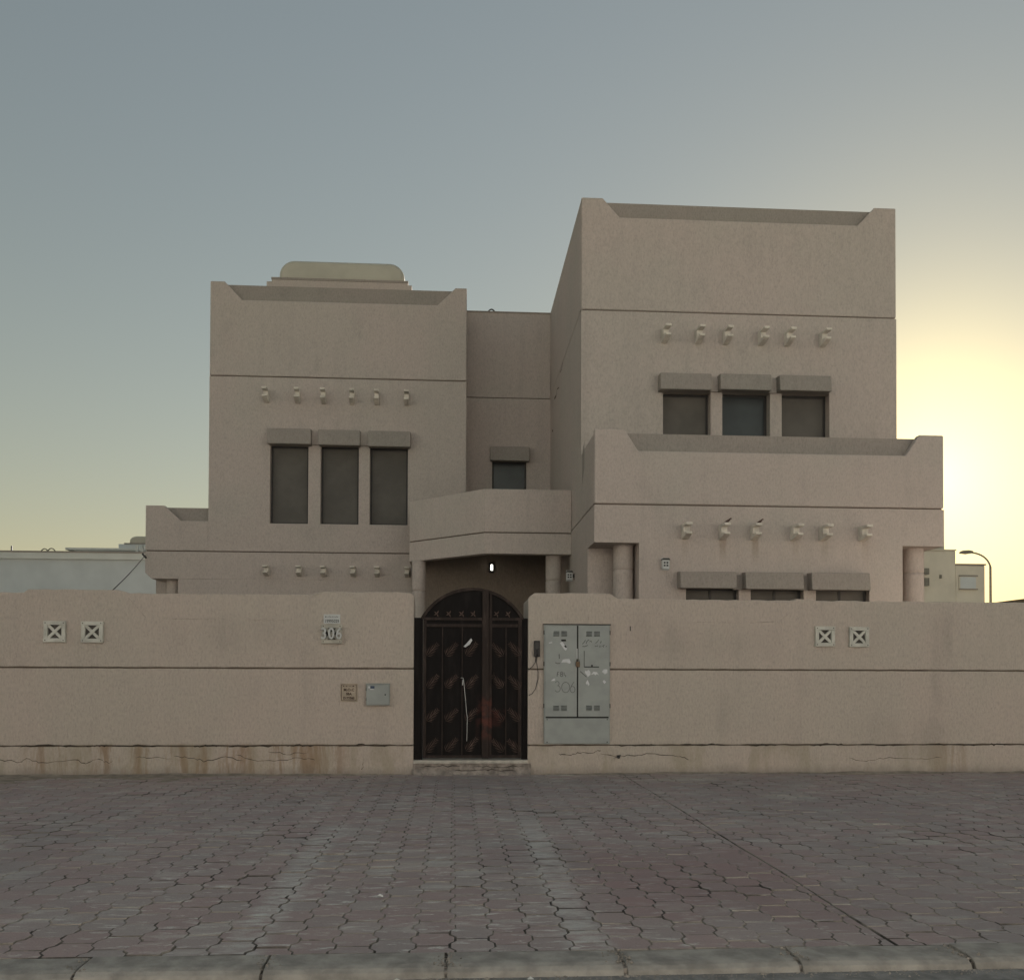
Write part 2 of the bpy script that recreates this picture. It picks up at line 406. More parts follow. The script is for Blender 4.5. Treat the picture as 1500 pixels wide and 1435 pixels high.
def paver_geo(poly, bev=.006, drop=.005, z=0.0, rnd=None):
    n = len(poly); cx = sum(p[0] for p in poly) / n; cy = sum(p[1] for p in poly) / n
    top = []
    for x, y in poly:
        dx, dy = x - cx, y - cy; l = math.hypot(dx, dy) or 1
        top.append((x - dx / l * bev, y - dy / l * bev, z))
    mid = [(x, y, z - drop) for x, y in poly]; low = [(x, y, z - .03) for x, y in poly]
    vs = top + mid + low
    fs = [tuple(range(n))] + [(i, i + n, (i + 1) % n + n, (i + 1) % n) for i in range(n)] + [(i + n, i + 2 * n, (i + 1) % n + 2 * n, (i + 1) % n + n) for i in range(n)]
    return vs, fs
def soil(me_):
    me_.materials.append(M['paver']); me_.materials.append(M['joint'])
    for p_ in me_.polygons: p_.material_index = 0 if p_.normal.z > .93 else 1
base = outline()
variants = []
for q in range(5):
    poly = [(x + random.uniform(-.002, .002), y + random.uniform(-.0015, .0015)) for x, y in base]
    vs_, fs_ = paver_geo(poly, random.uniform(.003, .005), random.uniform(.002, .0035))
    m_ = MB().add(vs_, fs_).mesh('paver'); soil(m_); variants.append(m_)
SEAM = 2.43; Y0, Y1 = KY + .004, -.012
pieces = []       # (distance, in view, cx, cy, poly or None)
ncol = int(28 / PX)
for c in range(-ncol // 2, ncol // 2 + 1):
    cx = PX * (c + .5)
    if abs(cx) > 13.8: continue
    off = (c % 2) * PY / 2
    for r_ in range(-1, 36):
        cy = Y0 + PY / 2 + r_ * PY - off
        if cy + PY / 2 < Y0 or cy - PY / 2 > Y1: continue
        polys = [None]
        need = cy - PY / 2 < Y0 or cy + PY / 2 > Y1 or abs(cx - SEAM) < WW + .01
        if need:
            p = [(x + cx, y + cy) for x, y in base]
            if cy - PY / 2 < Y0: p = clip(p, 1, Y0, False)
            if p and cy + PY / 2 > Y1: p = clip(p, 1, Y1, True)
            polys = [p]
            if abs(cx - SEAM) < WW + .01:
                polys = [clip(p, 0, SEAM - .009, True), clip(p, 0, SEAM + .009, False)]
            polys = [q for q in polys if len(q) > 2 and area(q) > .0012]
        d = cy + 13.2
        inview = abs(cx - d * .063) < .56 * d + .1
        for q in polys: pieces.append((math.hypot(cx, d), inview, cx, cy, q))
pieces.sort(key=lambda p: (not p[1], p[0]))
rest = MB(); tints = []
for i, (d, iv, cx, cy, q) in enumerate(pieces):
    t = random.random(); z = hgt(cx, cy) + random.gauss(0, .0016) - .002
    tx, ty = random.gauss(0, .006), random.gauss(0, .006)
    if i < 300:
        if q is None:
            o = link('paver', random.choice(variants), None, pav)
            o.location = (cx + random.gauss(0, .0012), cy + random.gauss(0, .0012), z)
            o.rotation_euler = (tx, ty, random.gauss(0, .006) + (math.pi if random.random() < .5 else 0))
        else:
            vs_, fs_ = paver_geo([(x - cx, y - cy) for x, y in q], .004, .005)
            m_ = MB().add(vs_, fs_).mesh('paver'); soil(m_); o = link('paver', m_, None, pav); o.location = (cx, cy, z); o.rotation_euler = (tx, ty, 0)
        o['tint'] = t
    else:
        if q is None:
            a = random.gauss(0, .006); ca, sa = math.cos(a), math.sin(a)
            poly = [(x * ca - y * sa, x * sa + y * ca) for x, y in base]
        else: poly = [(x - cx, y - cy) for x, y in q]
        vs_, fs_ = paver_geo(poly, .004, .003)
        rest.add([(x + cx, y + cy, zz + z + y * tx - x * ty) for x, y, zz in vs_], fs_); tints += [t] * len(fs_)
me = bpy.data.meshes.new('paver_field'); me.from_pydata(rest.v, [], rest.f)
at = me.attributes.new('tint', 'FLOAT', 'FACE'); at.data.foreach_set('value', tints)
bm = bmesh.new(); bm.from_mesh(me); bmesh.ops.recalc_face_normals(bm, faces=bm.faces); bm.to_mesh(me); bm.free(); soil(me)
o = bpy.data.objects.new('paver_field', me); COL.objects.link(o); o.parent = pav; o['kind'] = 'stuff'

# drifted sand along the wall foot
def drift(name, x0, x1, width, height, seed, mat='sand', y_off=-.002):
    rr = random.Random(seed); n = max(8, int((x1 - x0) / .06)); mb = MB(); vs_ = []; K = 6
    ph = [rr.uniform(0, 6.28) for _ in range(6)]
    for i in range(n + 1):
        x = x0 + (x1 - x0) * i / n; e = min(1, min(i, n - i) / (n * .12) + .02)
        wv = width * e * (.62 + .2 * math.sin(x * 1.7 + ph[0]) + .14 * math.sin(x * 4.9 + ph[1]) + .09 * math.sin(x * 13 + ph[2])) + rr.uniform(0, .01)
        hv = height * e * (.65 + .25 * math.sin(x * 2.3 + ph[3]) + .2 * math.sin(x * 7 + ph[4]))
        for k in range(K + 1):
            u = k / K
            vs_.append((x, y_off - wv * u, -.012 + (hv + .016) * (1 - u) ** 1.6 + (rr.uniform(-.002, .002) if k else 0)))
    fs_ = [(i * (K + 1) + k, (i + 1) * (K + 1) + k, (i + 1) * (K + 1) + k + 1, i * (K + 1) + k + 1) for i in range(n) for k in range(K)]
    mb.add(vs_, fs_, True)
    return tag(mb.build(name, mat), kind='stuff')
tag(drift('drifted_sand', -12, -.62, .30, .028, 3), 'sand and dust drifted along the foot of the boundary wall', 'sand')
tag(drift('drifted_sand', 1.15, 12, .24, .024, 5), 'dust drifted along the wall foot below the grey cabinet', 'sand')
tag(drift('drifted_sand', -9.0, -3.1, 1.5, .016, 8), 'wide dusty strip in front of the wall below the crossed vent blocks', 'sand')
# grit in the gutter
gr = MB(); rr = random.Random(11)
for i in range(2600):
    if i < 1500: x = rr.uniform(-4, 4.6); y = -8.555 - abs(rr.gauss(0, .045)); z = -.046
    else:
        jx = -.035 + KP * rr.randint(-4, 5); x = jx + rr.gauss(0, .022 + .02 * (rr.random() < .3)); y = rr.uniform(-8.58, KY - .02); z = -.006 if abs(x - jx) < .012 else .006
        if y < -8.51: z = -.045
    s_ = rr.uniform(.002, .009) * (1 if rr.random() < .94 else 1.9)
    vs_ = [(x + s_ * a * rr.uniform(.6, 1.3), y + s_ * b * rr.uniform(.6, 1.3), z + s_ * c_ * rr.uniform(.5, 1)) for a, b, c_ in ((1, 0, 0), (-1, 0, 0), (0, 1, 0), (0, -1, 0), (0, 0, 1), (0, 0, -1))]
    gr.add(vs_, [(0, 2, 4), (2, 1, 4), (1, 3, 4), (3, 0, 4), (2, 0, 5), (1, 2, 5), (3, 1, 5), (0, 3, 5)])
tag(gr.build('grit', 'concrete'), 'loose grit and gravel lying in the gutter and kerb joints', 'grit', kind='stuff')
def scrap(x, y, z, s_, seed, label):
    rr = random.Random(seed); mb = MB(); n = 7
    ring = [(x + s_ * math.cos(a) * rr.uniform(.6, 1.2), y + .7 * s_ * math.sin(a) * rr.uniform(.6, 1.2), z + rr.uniform(0, .4) * s_) for a in [6.283 * k / n for k in range(n)]]
    mb.add(ring + [(x, y, z + s_ * .7), (x, y, z - .002)], [(k, (k + 1) % n, n) for k in range(n)] + [((k + 1) % n, k, n + 1) for k in range(n)])
    tag(mb.build('litter_scrap', 'litter'), label, 'litter')
scrap(-.476, -7.08, .006, .028, 1, 'white paper scrap lying on the red pavers')
scrap(-.273, -8.63, -.035, .030, 2, 'white crumpled litter in the gutter beside the kerb joint')
scrap(.386, -8.62, -.035, .022, 4, 'small pale pebble in the gutter against the kerb')

# ------------------------------------------------------------------ boundary wall
def wavy(x0, x1, z, amp, seed, step=.11):
    rr = random.Random(seed); n = max(2, int((x1 - x0) / step))
    return [(x0 + (x1 - x0) * i / n, z + (rr.uniform(-amp, amp) if 0 < i < n else 0)) for i in range(n + 1)]
def boundary(label, x0, x1, top, seed):
    """top: list of (x,z) left to right"""
    t = thing('boundary_wall', ((x0 + x1) / 2, .12, 0), label, 'wall')
    Y = .25
    MB().box(x0 + .025, x1 - .025, .028, Y - .02, -.05, min(z for _, z in top) - .05).build('wall_core', 'groove', t)
    a = wavy(x0, x1, .402, .006, seed); MB().prism_y([(x0, -.03), (x1, -.03)] + a[::-1], 0, Y).build('plinth_course', 'wall', t)
    b = wavy(x0, x1, .424, .006, seed + 1); c = wavy(x0, x1, 1.492, .002, seed + 2)
    MB().prism_y(b + c[::-1], 0, Y).build('middle_course', 'wall', t)
    d = wavy(x0, x1, 1.513, .003, seed + 3)
    rr = random.Random(seed); tt = []
    for (xa, za), (xb, zb) in zip(top, top[1:]):
        n = max(1, int((xb - xa) / .12))
        for i in range(n): tt.append((xa + (xb - xa) * i / n, za + (zb - za) * i / n + (rr.uniform(-.006, .006) if i else 0)))
    tt.append(top[-1])
    MB().prism_y(d + tt[::-1], 0, Y).build('top_course', 'wall', t, bevel=.012)
    return t
WL = boundary('long sand stucco boundary wall with the number block, left of the brown gate', -12, -.572,
              [(-12, 2.545), (-5.98, 2.545), (-5.92, 2.590), (-4.70, 2.592), (-4.54, 2.545), (-2.03, 2.552), (-1.86, 2.592), (-.67, 2.592), (-.60, 2.575), (-.572, 2.54)], 21)
WR = boundary('long sand stucco boundary wall holding the grey meter cabinet beside the gate', 1.062, 14,
              [(1.062, 2.50), (1.09, 2.555), (1.16, 2.60), (2.24, 2.60), (2.37, 2.525), (4.96, 2.52), (5.0, 2.545), (5.24, 2.545), (5.30, 2.52), (14, 2.52)], 41)
# gate piers standing behind the wall ends
MB().box(1.064, 1.40, .25, .95, -.03, 2.53).build('pier', 'wall', WR, bevel=.03)
MB().box(-.95, -.576, .25, .60, -.03, 2.50).build('pier', 'wall', WL, bevel=.03)
def crack(parent, pts, wdt, seed, mat='crack', y=-.0022, sub=5):
    wdt *= 1.25
    rr = random.Random(seed); P = []
    for (xa, za), (xb, zb) in zip(pts, pts[1:]):
        for i in range(sub):
            u = i / sub; P.append((xa + (xb - xa) * u + rr.uniform(-.012, .012), za + (zb - za) * u + rr.uniform(-.014, .014)))
    P.append(pts[-1]); up = []; lo = []
    for i, (x, z) in enumerate(P):
        h = wdt * rr.uniform(.3, 1.0) * (0.25 if i in (0, len(P) - 1) else 1)
        up.append((x, y, z + h)); lo.append((x, y, z - h * .6))
    n = len(P)
    MB().add(up + lo, [(i, i + 1, n + i + 1, n + i) for i in range(n - 1)]).build('crack', mat, parent)
crack(WL, [(-6.9, .24), (-6.26, .225), (-5.99, .19), (-5.9, .25), (-5.71, .175), (-5.25, .22), (-5.1, .165), (-4.95, .24), (-4.8, .17), (-4.74, .20)], .006, 1)
crack(WL, [(-4.45, .26), (-4.28, .25), (-3.93, .235)], .005, 2)
crack(WL, [(-3.9, .27), (-3.65, .24), (-3.5, .20), (-3.2, .25), (-2.95, .205)], .006, 3)
crack(WL, [(-3.05, .28), (-2.75, .205), (-2.35, .20), (-2.2, .245), (-1.95, .21)], .006, 13)
crack(WL, [(-2.6, .335), (-2.35, .292), (-2.06, .312)], .005, 4)
crack(WL, [(-1.30, .02), (-1.285, .12), (-1.27, .17)], .006, 5)
crack(WR, [(1.50, .285), (1.66, .262), (1.77, .300), (2.0, .305), (2.12, .335)], .007, 6)
crack(WR, [(2.12, .30), (2.37, .245), (2.6, .27), (2.91, .29), (3.25, .25), (3.41, .20)], .006, 7)
crack(WR, [(5.8, .21), (6.05, .17), (6.3, .215), (6.8, .20), (7.2, .22)], .004, 8)
for p_, x0, x1, sd_ in ((WL, -11, -.64, 31), (WR, 2.3, 13, 37)):
    rr = random.Random(sd_); x = x0
    while x < x1 - .6:
        l = rr.uniform(.25, .8); crack(p_, [(x, .408), (x + l * .5, .413 + rr.uniform(-.006, .006)), (x + l, .41)], .011, rr.randint(0, 999)); x += l + rr.uniform(.05, .5)
# scars where old dips in the wall top were filled in
def scar(parent, pts, wdt=.010):
    for a, b in zip(pts, pts[1:]):
        d = Vector((b[0] - a[0], 0, b[1] - a[1])).normalized(); nrm = Vector((-d.z, 0, d.x)) * wdt
        A = Vector((a[0], 0, a[1])); B = Vector((b[0], 0, b[1]))
        vs_ = [A - nrm, B - nrm, B + nrm, A + nrm]
        MB().add([(v.x, .001, v.z) for v in vs_] + [((A + d * .03).x, -.006, (A + d * .03).z), ((B - d * .03).x, -.006, (B - d * .03).z)],
                 [(0, 1, 5, 4), (1, 2, 5), (2, 3, 4, 5), (3, 0, 4)]).build('plaster_ridge', 'wall', parent)
scar(WL, [(-4.56, 2.50), (-4.30, 2.205)]); scar(WL, [(-3.95, 2.196), (-3.2, 2.19)]); scar(WL, [(-2.95, 2.19), (-2.3, 2.185)])
scar(WL, [(-2.06, 2.49), (-1.86, 2.59)]); scar(WR, [(2.45, 2.40), (2.57, 2.247)]); scar(WR, [(3.45, 2.20), (4.2, 2.195)]); scar(WR, [(4.3, 2.195), (4.75, 2.22), (4.92, 2.36)])
MB().box(2.538, 2.552, -.003, .01, 2.06, 2.13).build('hole', 'black', WR)

def vent(x0, x1, z0, z1, parent, mt='vent'):
    f = .055; yb, yf = .0, -.05
    mb = MB(); cx, cz = (x0 + x1) / 2, (z0 + z1) / 2
    mb.box(x0, x1, yf, yb, z1 - f, z1).box(x0, x1, yf, yb, z0, z0 + f)
    mb.box(x0 + .003, x0 + f, yf + .004, yb, z0 + f, z1 - f).box(x1 - f, x1 - .003, yf + .004, yb, z0 + f, z1 - f)
    o = mb.build('vent_block', mt, parent, bevel=.005)
    hx, hz = (x1 - x0) / 2 - f, (z1 - z0) / 2 - f
    for sg in (1, -1):
        d = Vector((hx, 0, hz * sg)); n_ = Vector((-d.z, 0, d.x)).normalized() * .019; c0 = Vector((cx, 0, cz)); y_ = -.034 - .003 * (sg > 0)
        q = [c0 - d - n_, c0 + d - n_, c0 + d + n_, c0 - d + n_]
        MB().prism_y([(v.x, v.z) for v in q], y_, -.006 + .001 * sg).build('cross_bar', mt, o)
    MB().box(x0 + f, x1 - f, -.003, .002, z0 + f, z1 - f).build('backing', 'dark', o)
    for dx in (x0 + .027, x1 - .027):
        for dz in (z0 + .027, z1 - .027): MB().box(dx - .007, dx + .007, yf - .0015, yf + .004, dz - .007, dz + .007).build('screw', 'dark', o)
    return o
for x0, z1 in ((-5.687, 2.15), (-5.18, 2.147)): vent(x0, x0 + .30, z1 - .295, z1, WL)
for x0, z1 in ((5.271, 2.145), (5.784, 2.14)): vent(x0, x0 + .297, z1 - .295, z1, WR)
# house number block and small plate
nb = thing('number_block', (-1.727, -.02, 1.86), 'white cement block with raised house number 306 on a cross', 'house number')
vb = vent(-1.871, -1.583, 1.857, 2.128, nb, 'vent_grey'); vb.name = 'block'
for ch, x in (('3', -1.832), ('0', -1.727), ('6', -1.622)):
    text('digit', ch,   .225, x, -.078, 1.988, 'plate', nb, .022, .80, .003)
pl = thing('number_plate', (-1.73, -.012, 2.139), 'small white metal number plate fixed above the house number block', 'number plate')
MB().box(-1.846, -1.612, -.012, .0, 2.137, 2.272).build('plate', 'plate', pl, bevel=.003)
text('number', '19995029', .062, -1.73, -.0135, 2.172, 'ink', pl, .001, .82, .0012)
mb = MB()
for i in range(9): mb.box(-1.79 + i * .017, -1.779 + i * .017, -.0135, -.011, 2.228 + .003 * (i % 2), 2.238 + .003 * ((i * 5) % 3))
mb.box(-1.822, -1.806, -.0135, -.011, 2.224, 2.244).build('small_print', 'ink', pl)
# engraved address stone
sg = thing('address_sign', (-1.484, -.015, 1.04), 'tan square sign with brown border reading M.O.C', 'sign')
MB().box(-1.605, -1.362, -.018, .0, 1.034, 1.293).build('slab', 'signstone', sg, bevel=.004)
mb = MB(); a, b, c, d = -1.590, -1.377, 1.049, 1.278
mb.box(a, b, -.0205, -.016, d - .007, d).box(a, b, -.0205, -.016, c, c + .007).box(a, a + .007, -.0204, -.016, c + .007, d - .007).box(b - .007, b, -.0204, -.016, c + .007, d - .007)
mb.build('border', 'brown', sg)
text('lettering', 'M.O.C', .052, -1.483, -.0195, 1.201, 'brown', sg, .001, 1.05, .002)
text('lettering', 'SBA', .046, -1.483, -.0195, 1.143, 'brown', sg, .001, 1.0, .002)
text('lettering', 'D177/565', .046, -1.483, -.0195, 1.084, 'brown', sg, .001, .86, .002)
mb = MB(); rr = random.Random(5)
for i in range(11):
    x = -1.568 + i * .0155; mb.box(x, x + .0142, -.0205, -.017, 1.245 + rr.uniform(-.002, .002), 1.2525 + rr.uniform(0, .012) * (i % 3 == 0))
mb.build('script_line', 'brown', sg)
# grey box
bx = thing('meter_box', (-1.07, -.06, .98), 'small square grey metal meter box on the wall', 'meter box')
MB().box(-1.235, -.906, -.075, .0, .985, 1.288).build('case', 'cabinet', bx, bevel=.006)
MB().box(-1.222, -.919, -.082, -.0755, 1.002, 1.268).build('door', 'cabinet', bx, bevel=.003)
MB().box(-1.24, -.901, -.088, .0, 1.288, 1.296).build('top_lip', 'cabinet', bx)
MB().box(-1.175, -1.118, -.0835, -.081, 1.222, 1.258).build('blue_label', 'blue', bx)
MB().box(-1.207, -1.182, -.0834, -.081, 1.226, 1.254).build('white_label', 'paper', bx)
MB().box(-1.178, -1.13, -.0834, -.081, 1.206, 1.216).build('white_label', 'paper', bx)
MB().box(-.975, -.958, -.086, -.081, 1.126, 1.146).build('lock', 'black', bx)
for z in (1.19, 1.05): MB().box(-1.2405, -1.232, -.072, -.05, z, z + .04).build('hinge', 'black', bx)

# ------------------------------------------------------------------ meter cabinet
cb = thing('meter_cabinet', (1.765, -.03, .43), 'tall grey steel meter cabinet with two doors, torn stickers and scribbles', 'cabinet')
X0, X1, Z0, Z1, XM = 1.289, 2.242, .432, 2.14, 1.772
MB().box(X0, X1, -.045, .03, Z0, Z1).build('case', 'cabinet', cb, bevel=.004)
MB().box(X0 - .012, X1 + .012, -.058, .0, Z1, Z1 + .014).build('top_lip', 'cabinet_dark', cb)
MB().box(X0 + .025, X1 - .02, -.0465, -.044, .803, .825).build('shadow_gap', 'cabinet_dark', cb)
MB().box(XM - .011, XM + .011, -.0468, -.044, .825, Z1 - .01).build('shadow_gap', 'cabinet_dark', cb)
MB().box(X0 + .015, X1 - .012, -.056, -.0455, Z0 + .012, .802).build('lower_panel', 'cabinet', cb, bevel=.003)
for x in (X0 + .045, X1 - .04):
    for z in (Z0 + .03, .785): MB().box(x - .007, x + .007, -.058, -.0555, z - .007, z + .007).build('bolt', 'cabinet_dark', cb)
doors = []
for a, b in ((X0 + .02, XM - .010), (XM + .010, X1 - .016)):
    doors.append(MB().box(a, b, -.057, -.047, .826, Z1 - .016).build('door', 'cabinet', cb, bevel=.003))
def louvre(d, x, z, wd=.085):
    for i in range(4):
        zz = z - i * .020
        o = MB().prism_x([(-.0572, zz), (-.067, zz - .008), (-.0572, zz - .013)], x, x + wd).build('louvre', 'cabinet', d)
        MB().box(x + .001, x + wd - .001, -.0582, -.057, zz - .0185, zz - .0128).build('slot', 'cabinet_dark', d)
for d, xs in ((doors[0], (1.42, 1.535)), (doors[1], (1.895, 2.01))):
    for x in xs: louvre(d, x, 2.055); louvre(d, x, .99)
h = MB().box(1.87, 2.075, -.066, -.0572, 1.545, 1.765).build('hatch', 'cabinet', doors[1], bevel=.002)
MB().box(1.864, 2.081, -.0605, -.0573, 1.532, 1.5445).build('hatch_gap', 'cabinet_dark', doors[1])
MB().box(1.863, 1.8695, -.0605, -.0573, 1.545, 1.77).build('hatch_gap', 'cabinet_dark', doors[1])
MB().box(1.965, 1.99, -.069, -.0655, 1.545, 1.568).build('hatch_lock', 'black', doors[1])
pk = MB().box(1.745, 1.800, -.095, -.058, 1.535, 1.612).build('padlock', 'brass', cb, bevel=.006)
MB().tube([(1.755, -.076, 1.612), (1.755, -.076, 1.64), (1.772, -.076, 1.655), (1.79, -.076, 1.64), (1.79, -.076, 1.612)], .006).build('shackle', 'steel', cb)
MB().box(1.757, 1.769, -.072, -.056, 1.655, 1.80).build('hasp', 'plate', cb)
for z in (2.0, 1.55, .95): 
    MB().box(X0 - .007, X0 + .004, -.05, -.03, z, z + .06).build('hinge', 'cabinet_dark', cb)
    MB().box(X1 - .004, X1 + .006, -.05, -.03, z, z + .06).build('hinge', 'cabinet_dark', cb)
def sticker(d, pts, mat='paper', y=-.0588):
    MB().prism_y(pts, y, y + .0012).build('torn_sticker', mat, d)
sticker(doors[0], [(1.515, 1.88), (1.55, 1.90), (1.62, 1.80), (1.60, 1.77), (1.575, 1.79)])
sticker(doors[0], [(1.53, 1.93), (1.60, 1.932), (1.605, 1.905), (1.54, 1.902)], 'cabinet_dark')
sticker(doors[0], [(1.575, 1.835), (1.595, 1.85), (1.615, 1.82), (1.60, 1.81)], 'cabinet_dark', -.0600)
sticker(doors[0], [(1.535, 1.60), (1.56, 1.645), (1.65, 1.655), (1.675, 1.60), (1.66, 1.585), (1.60, 1.605)])
sticker(doors[0], [(1.355, 1.885), (1.40, 1.895), (1.405, 1.88), (1.36, 1.872)])
sticker(doors[0], [(1.385, 1.335), (1.43, 1.372), (1.45, 1.37), (1.445, 1.34)])
sticker(doors[1], [(1.875, 1.46), (1.885, 1.49), (1.905, 1.475), (1.925, 1.50), (1.955, 1.47), (1.96, 1.43), (1.92, 1.395)])
sticker(doors[1], [(1.965, 1.425), (2.0, 1.47), (2.05, 1.465), (2.08, 1.42), (2.05, 1.44), (2.03, 1.42), (2.01, 1.44)])
sticker(doors[1], [(2.125, 1.47), (2.15, 1.505), (2.20, 1.505), (2.205, 1.455), (2.165, 1.435)])
sticker(doors[1], [(1.89, 1.31), (1.915, 1.355), (1.945, 1.285), (1.925, 1.265), (1.915, 1.295), (1.90, 1.285)])
sticker(doors[1], [(2.135, 1.33), (2.155, 1.355), (2.185, 1.325), (2.16, 1.295)])
def stroke(d, pts, r=.0055, y=-.0575):
    mb = MB(); P = [Vector((x, 0, z)) for x, z in pts]; up = []; lo = []
    for i, p in enumerate(P):
        t_ = (P[min(i + 1, len(P) - 1)] - P[max(i - 1, 0)]).normalized(); n_ = Vector((-t_.z, 0, t_.x)) * r
        up.append((p.x + n_.x, y, p.z + n_.z)); lo.append((p.x - n_.x, y, p.z - n_.z))
    n = len(P); mb.add(up + lo, [(i, i + 1, n + i + 1, n + i) for i in range(n - 1)]).build('scribble', 'ink', d)
def arc(cx, cz, rx, rz, a0, a1, n=14): return [(cx + rx * math.cos(R(a0 + (a1 - a0) * i / n)), cz + rz * math.sin(R(a0 + (a1 - a0) * i / n))) for i in range(n + 1)]
D0, D1 = doors
stroke(D0, arc(1.478, 1.30, .028, .03, 160, -80) + arc(1.482, 1.225, .04, .045, 80, -150), .004)
stroke(D0, arc(1.600, 1.245, .058, .075, 80, 440), .004)
stroke(D0, [(1.72, 1.325), (1.685, 1.27)] + arc(1.70, 1.215, .035, .045, 150, 490), .004)
stroke(D0, [(1.475, 1.40), (1.483, 1.465), (1.505, 1.46)], .006); stroke(D0, [(1.478, 1.435), (1.497, 1.433)], .005)
stroke(D0, arc(1.54, 1.45, .014, .017, 0, 360), .005); stroke(D0, arc(1.54, 1.418, .017, .018, 0, 360), .005)
stroke(D0, [(1.575, 1.46), (1.578, 1.425), (1.598, 1.415), (1.60, 1.395)], .005)
stroke(D0, [(1.505, 1.72), (1.508, 1.655)], .006); stroke(D0, [(1.45, 1.60), (1.48, 1.585), (1.52, 1.59)], .006)
stroke(D1, [(1.84, 1.865), (1.87, 1.90), (1.885, 1.925)], .005); stroke(D1, [(1.895, 1.87), (1.905, 1.905), (1.935, 1.93)], .005)
stroke(D1, [(1.945, 1.90), (1.965, 1.915), (1.975, 1.89)], .005); stroke(D1, [(2.03, 1.88), (2.06, 1.905), (2.075, 1.93)], .004)
stroke(D1, [(2.10, 1.88), (2.115, 1.91)], .005); stroke(D1, [(1.84, 1.835), (1.875, 1.832), (1.92, 1.85)], .006)
for x_, p in ((2.02, [(0, .835 + 1), (.03, .837 + 1)]), (2.06, [(0, 1.83), (.004, 1.85)]), (2.085, [(0, 1.82), (.01, 1.85), (.02, 1.825)]), (2.12, [(0, 1.835), (.015, 1.845)]), (2.145, [(0, 1.82), (.003, 1.855), (.018, 1.85)]), (2.18, [(0, 1.828), (.014, 1.84)])):
    stroke(D1, [(x_ + a, b) for a, b in p], .0045)
stroke(D1, [(1.81, 1.475), (1.86, 1.43), (1.90, 1.395)], .006)
# tap stub low on the wall
tp = thing('pipe_stub', (2.37, -.02, .22), 'short black capped pipe stub low on the wall beside the cabinet', 'pipe')
MB().tube([(2.37, .02, .245), (2.37, -.05, .245)], .022, 10).build('pipe', 'black', tp); MB().box(2.345, 2.40, -.056, -.03, .263, .272).build('cap', 'black', tp)
# intercom
ic = thing('intercom', (1.187, -.03, 1.68), 'black door intercom handset panel on the wall by the gate', 'intercom')
MB().box(1.146, 1.232, -.042, .0, 1.68, 1.912).build('case', 'black', ic, bevel=.008)
MB().box(1.165, 1.213, -.046, -.041, 1.80, 1.89).build('speaker_panel', 'frame', ic)
MB().tube([(1.196, -.044, 1.78), (1.192, -.058, 1.76), (1.196, -.058, 1.72), (1.192, -.046, 1.70)], .010).build('handset', 'frame', ic)
MB().tube([(1.175, -.012, 1.68), (1.165, -.012, 1.60), (1.12, -.010, 1.535), (1.075, -.006, 1.50)], .0045, 6).build('wire', 'cable', ic)
MB().tube([(1.188, -.012, 1.68), (1.185, -.012, 1.60), (1.208, -.012, 1.46), (1.205, -.012, 1.36), (1.17, -.010, 1.22), (1.12, -.008, 1.15), (1.075, -.006, 1.13)], .0045, 6).build('wire', 'cable', ic)

# ------------------------------------------------------------------ gate
gt = thing('entrance_gate', (.26, .09, .2), 'dark brown arched metal double gate with fern ornaments', 'gate')
GL, GR, GB, GS = -.571, 1.061, .205, 2.20
ARCX, ARCR, ARCZ = .265, .839, 1.821
def archz(x): return ARCZ + math.sqrt(max(0, ARCR ** 2 - (x - ARCX) ** 2))
mb = MB()
mb.box(GL, -.475, .05, .12, GB, GS + .035).box(1.0, GR, .05, .12, GB, GS + .035)
mb.box(-.475, -.445, .065, .11, GB, GS + .03).box(.975, 1.0, .065, .11, GB, GS + .03)
mb.build('frame', 'gate', gt, bevel=.004)
# arch bar
mb = MB(); n = 30; pts_o, pts_i = [], []
a0 = math.acos(.735 / ARCR)
for i in range(n + 1):
    a = math.pi - a0 + (2 * a0 - math.pi) * i / n
    pts_o.append((ARCX + (ARCR + .012) * math.cos(a), ARCZ + (ARCR + .012) * math.sin(a))); pts_i.append((ARCX + (ARCR - .030) * math.cos(a), ARCZ + (ARCR - .030) * math.sin(a)))
for i in range(n): mb.prism_y([pts_i[i], pts_i[i + 1], pts_o[i + 1], pts_o[i]], .055, .115)
mb.build('arch_bar', 'gate_bar', gt)
fern_me = None
def fern_mesh(sgn):
    mb = MB(); L = .27; d = Vector((.68 * sgn, 0, .74)).normalized(); n_ = Vector((-d.z, 0, d.x))
    def leafq(p, q, wd):
        t_ = (q - p).normalized(); m_ = Vector((-t_.z, 0, t_.x)) * wd; c_ = p + (q - p) * .45
        mb.prism_y([(v.x, v.z) for v in (p, c_ - m_, q, c_ + m_)], -.006, .004)
    s0 = -d * L / 2
    leafq(s0, s0 + d * L, .006)
    for i in range(9):
        u = .05 + .10 * i; l = .095 * (1 - u * .66)
        for sd_ in (1, -1):
            p = s0 + d * (L * u); q = p + (d * .55 + n_ * sd_ * .83) * l
            leafq(p, q, .0042)
    me_ = mb.mesh('fern'); me_.materials.append(M['fern'])
    return me_
def star_mesh():
    mb = MB()
    for a in (70, 150, 215, 300):
        t_ = Vector((math.cos(R(a)), 0, math.sin(R(a)))); m_ = Vector((-t_.z, 0, t_.x)) * .010
        mb.prism_y([(0, 0), (t_.x * .02 + m_.x, t_.z * .02 + m_.z), (t_.x * .055, t_.z * .055), (t_.x * .02 - m_.x, t_.z * .02 - m_.z)], -.005, .004)
    me_ = mb.mesh('star_ornament'); me_.materials.append(M['fern']); return me_
FL, FR, SM = fern_mesh(1), fern_mesh(-1), star_mesh()
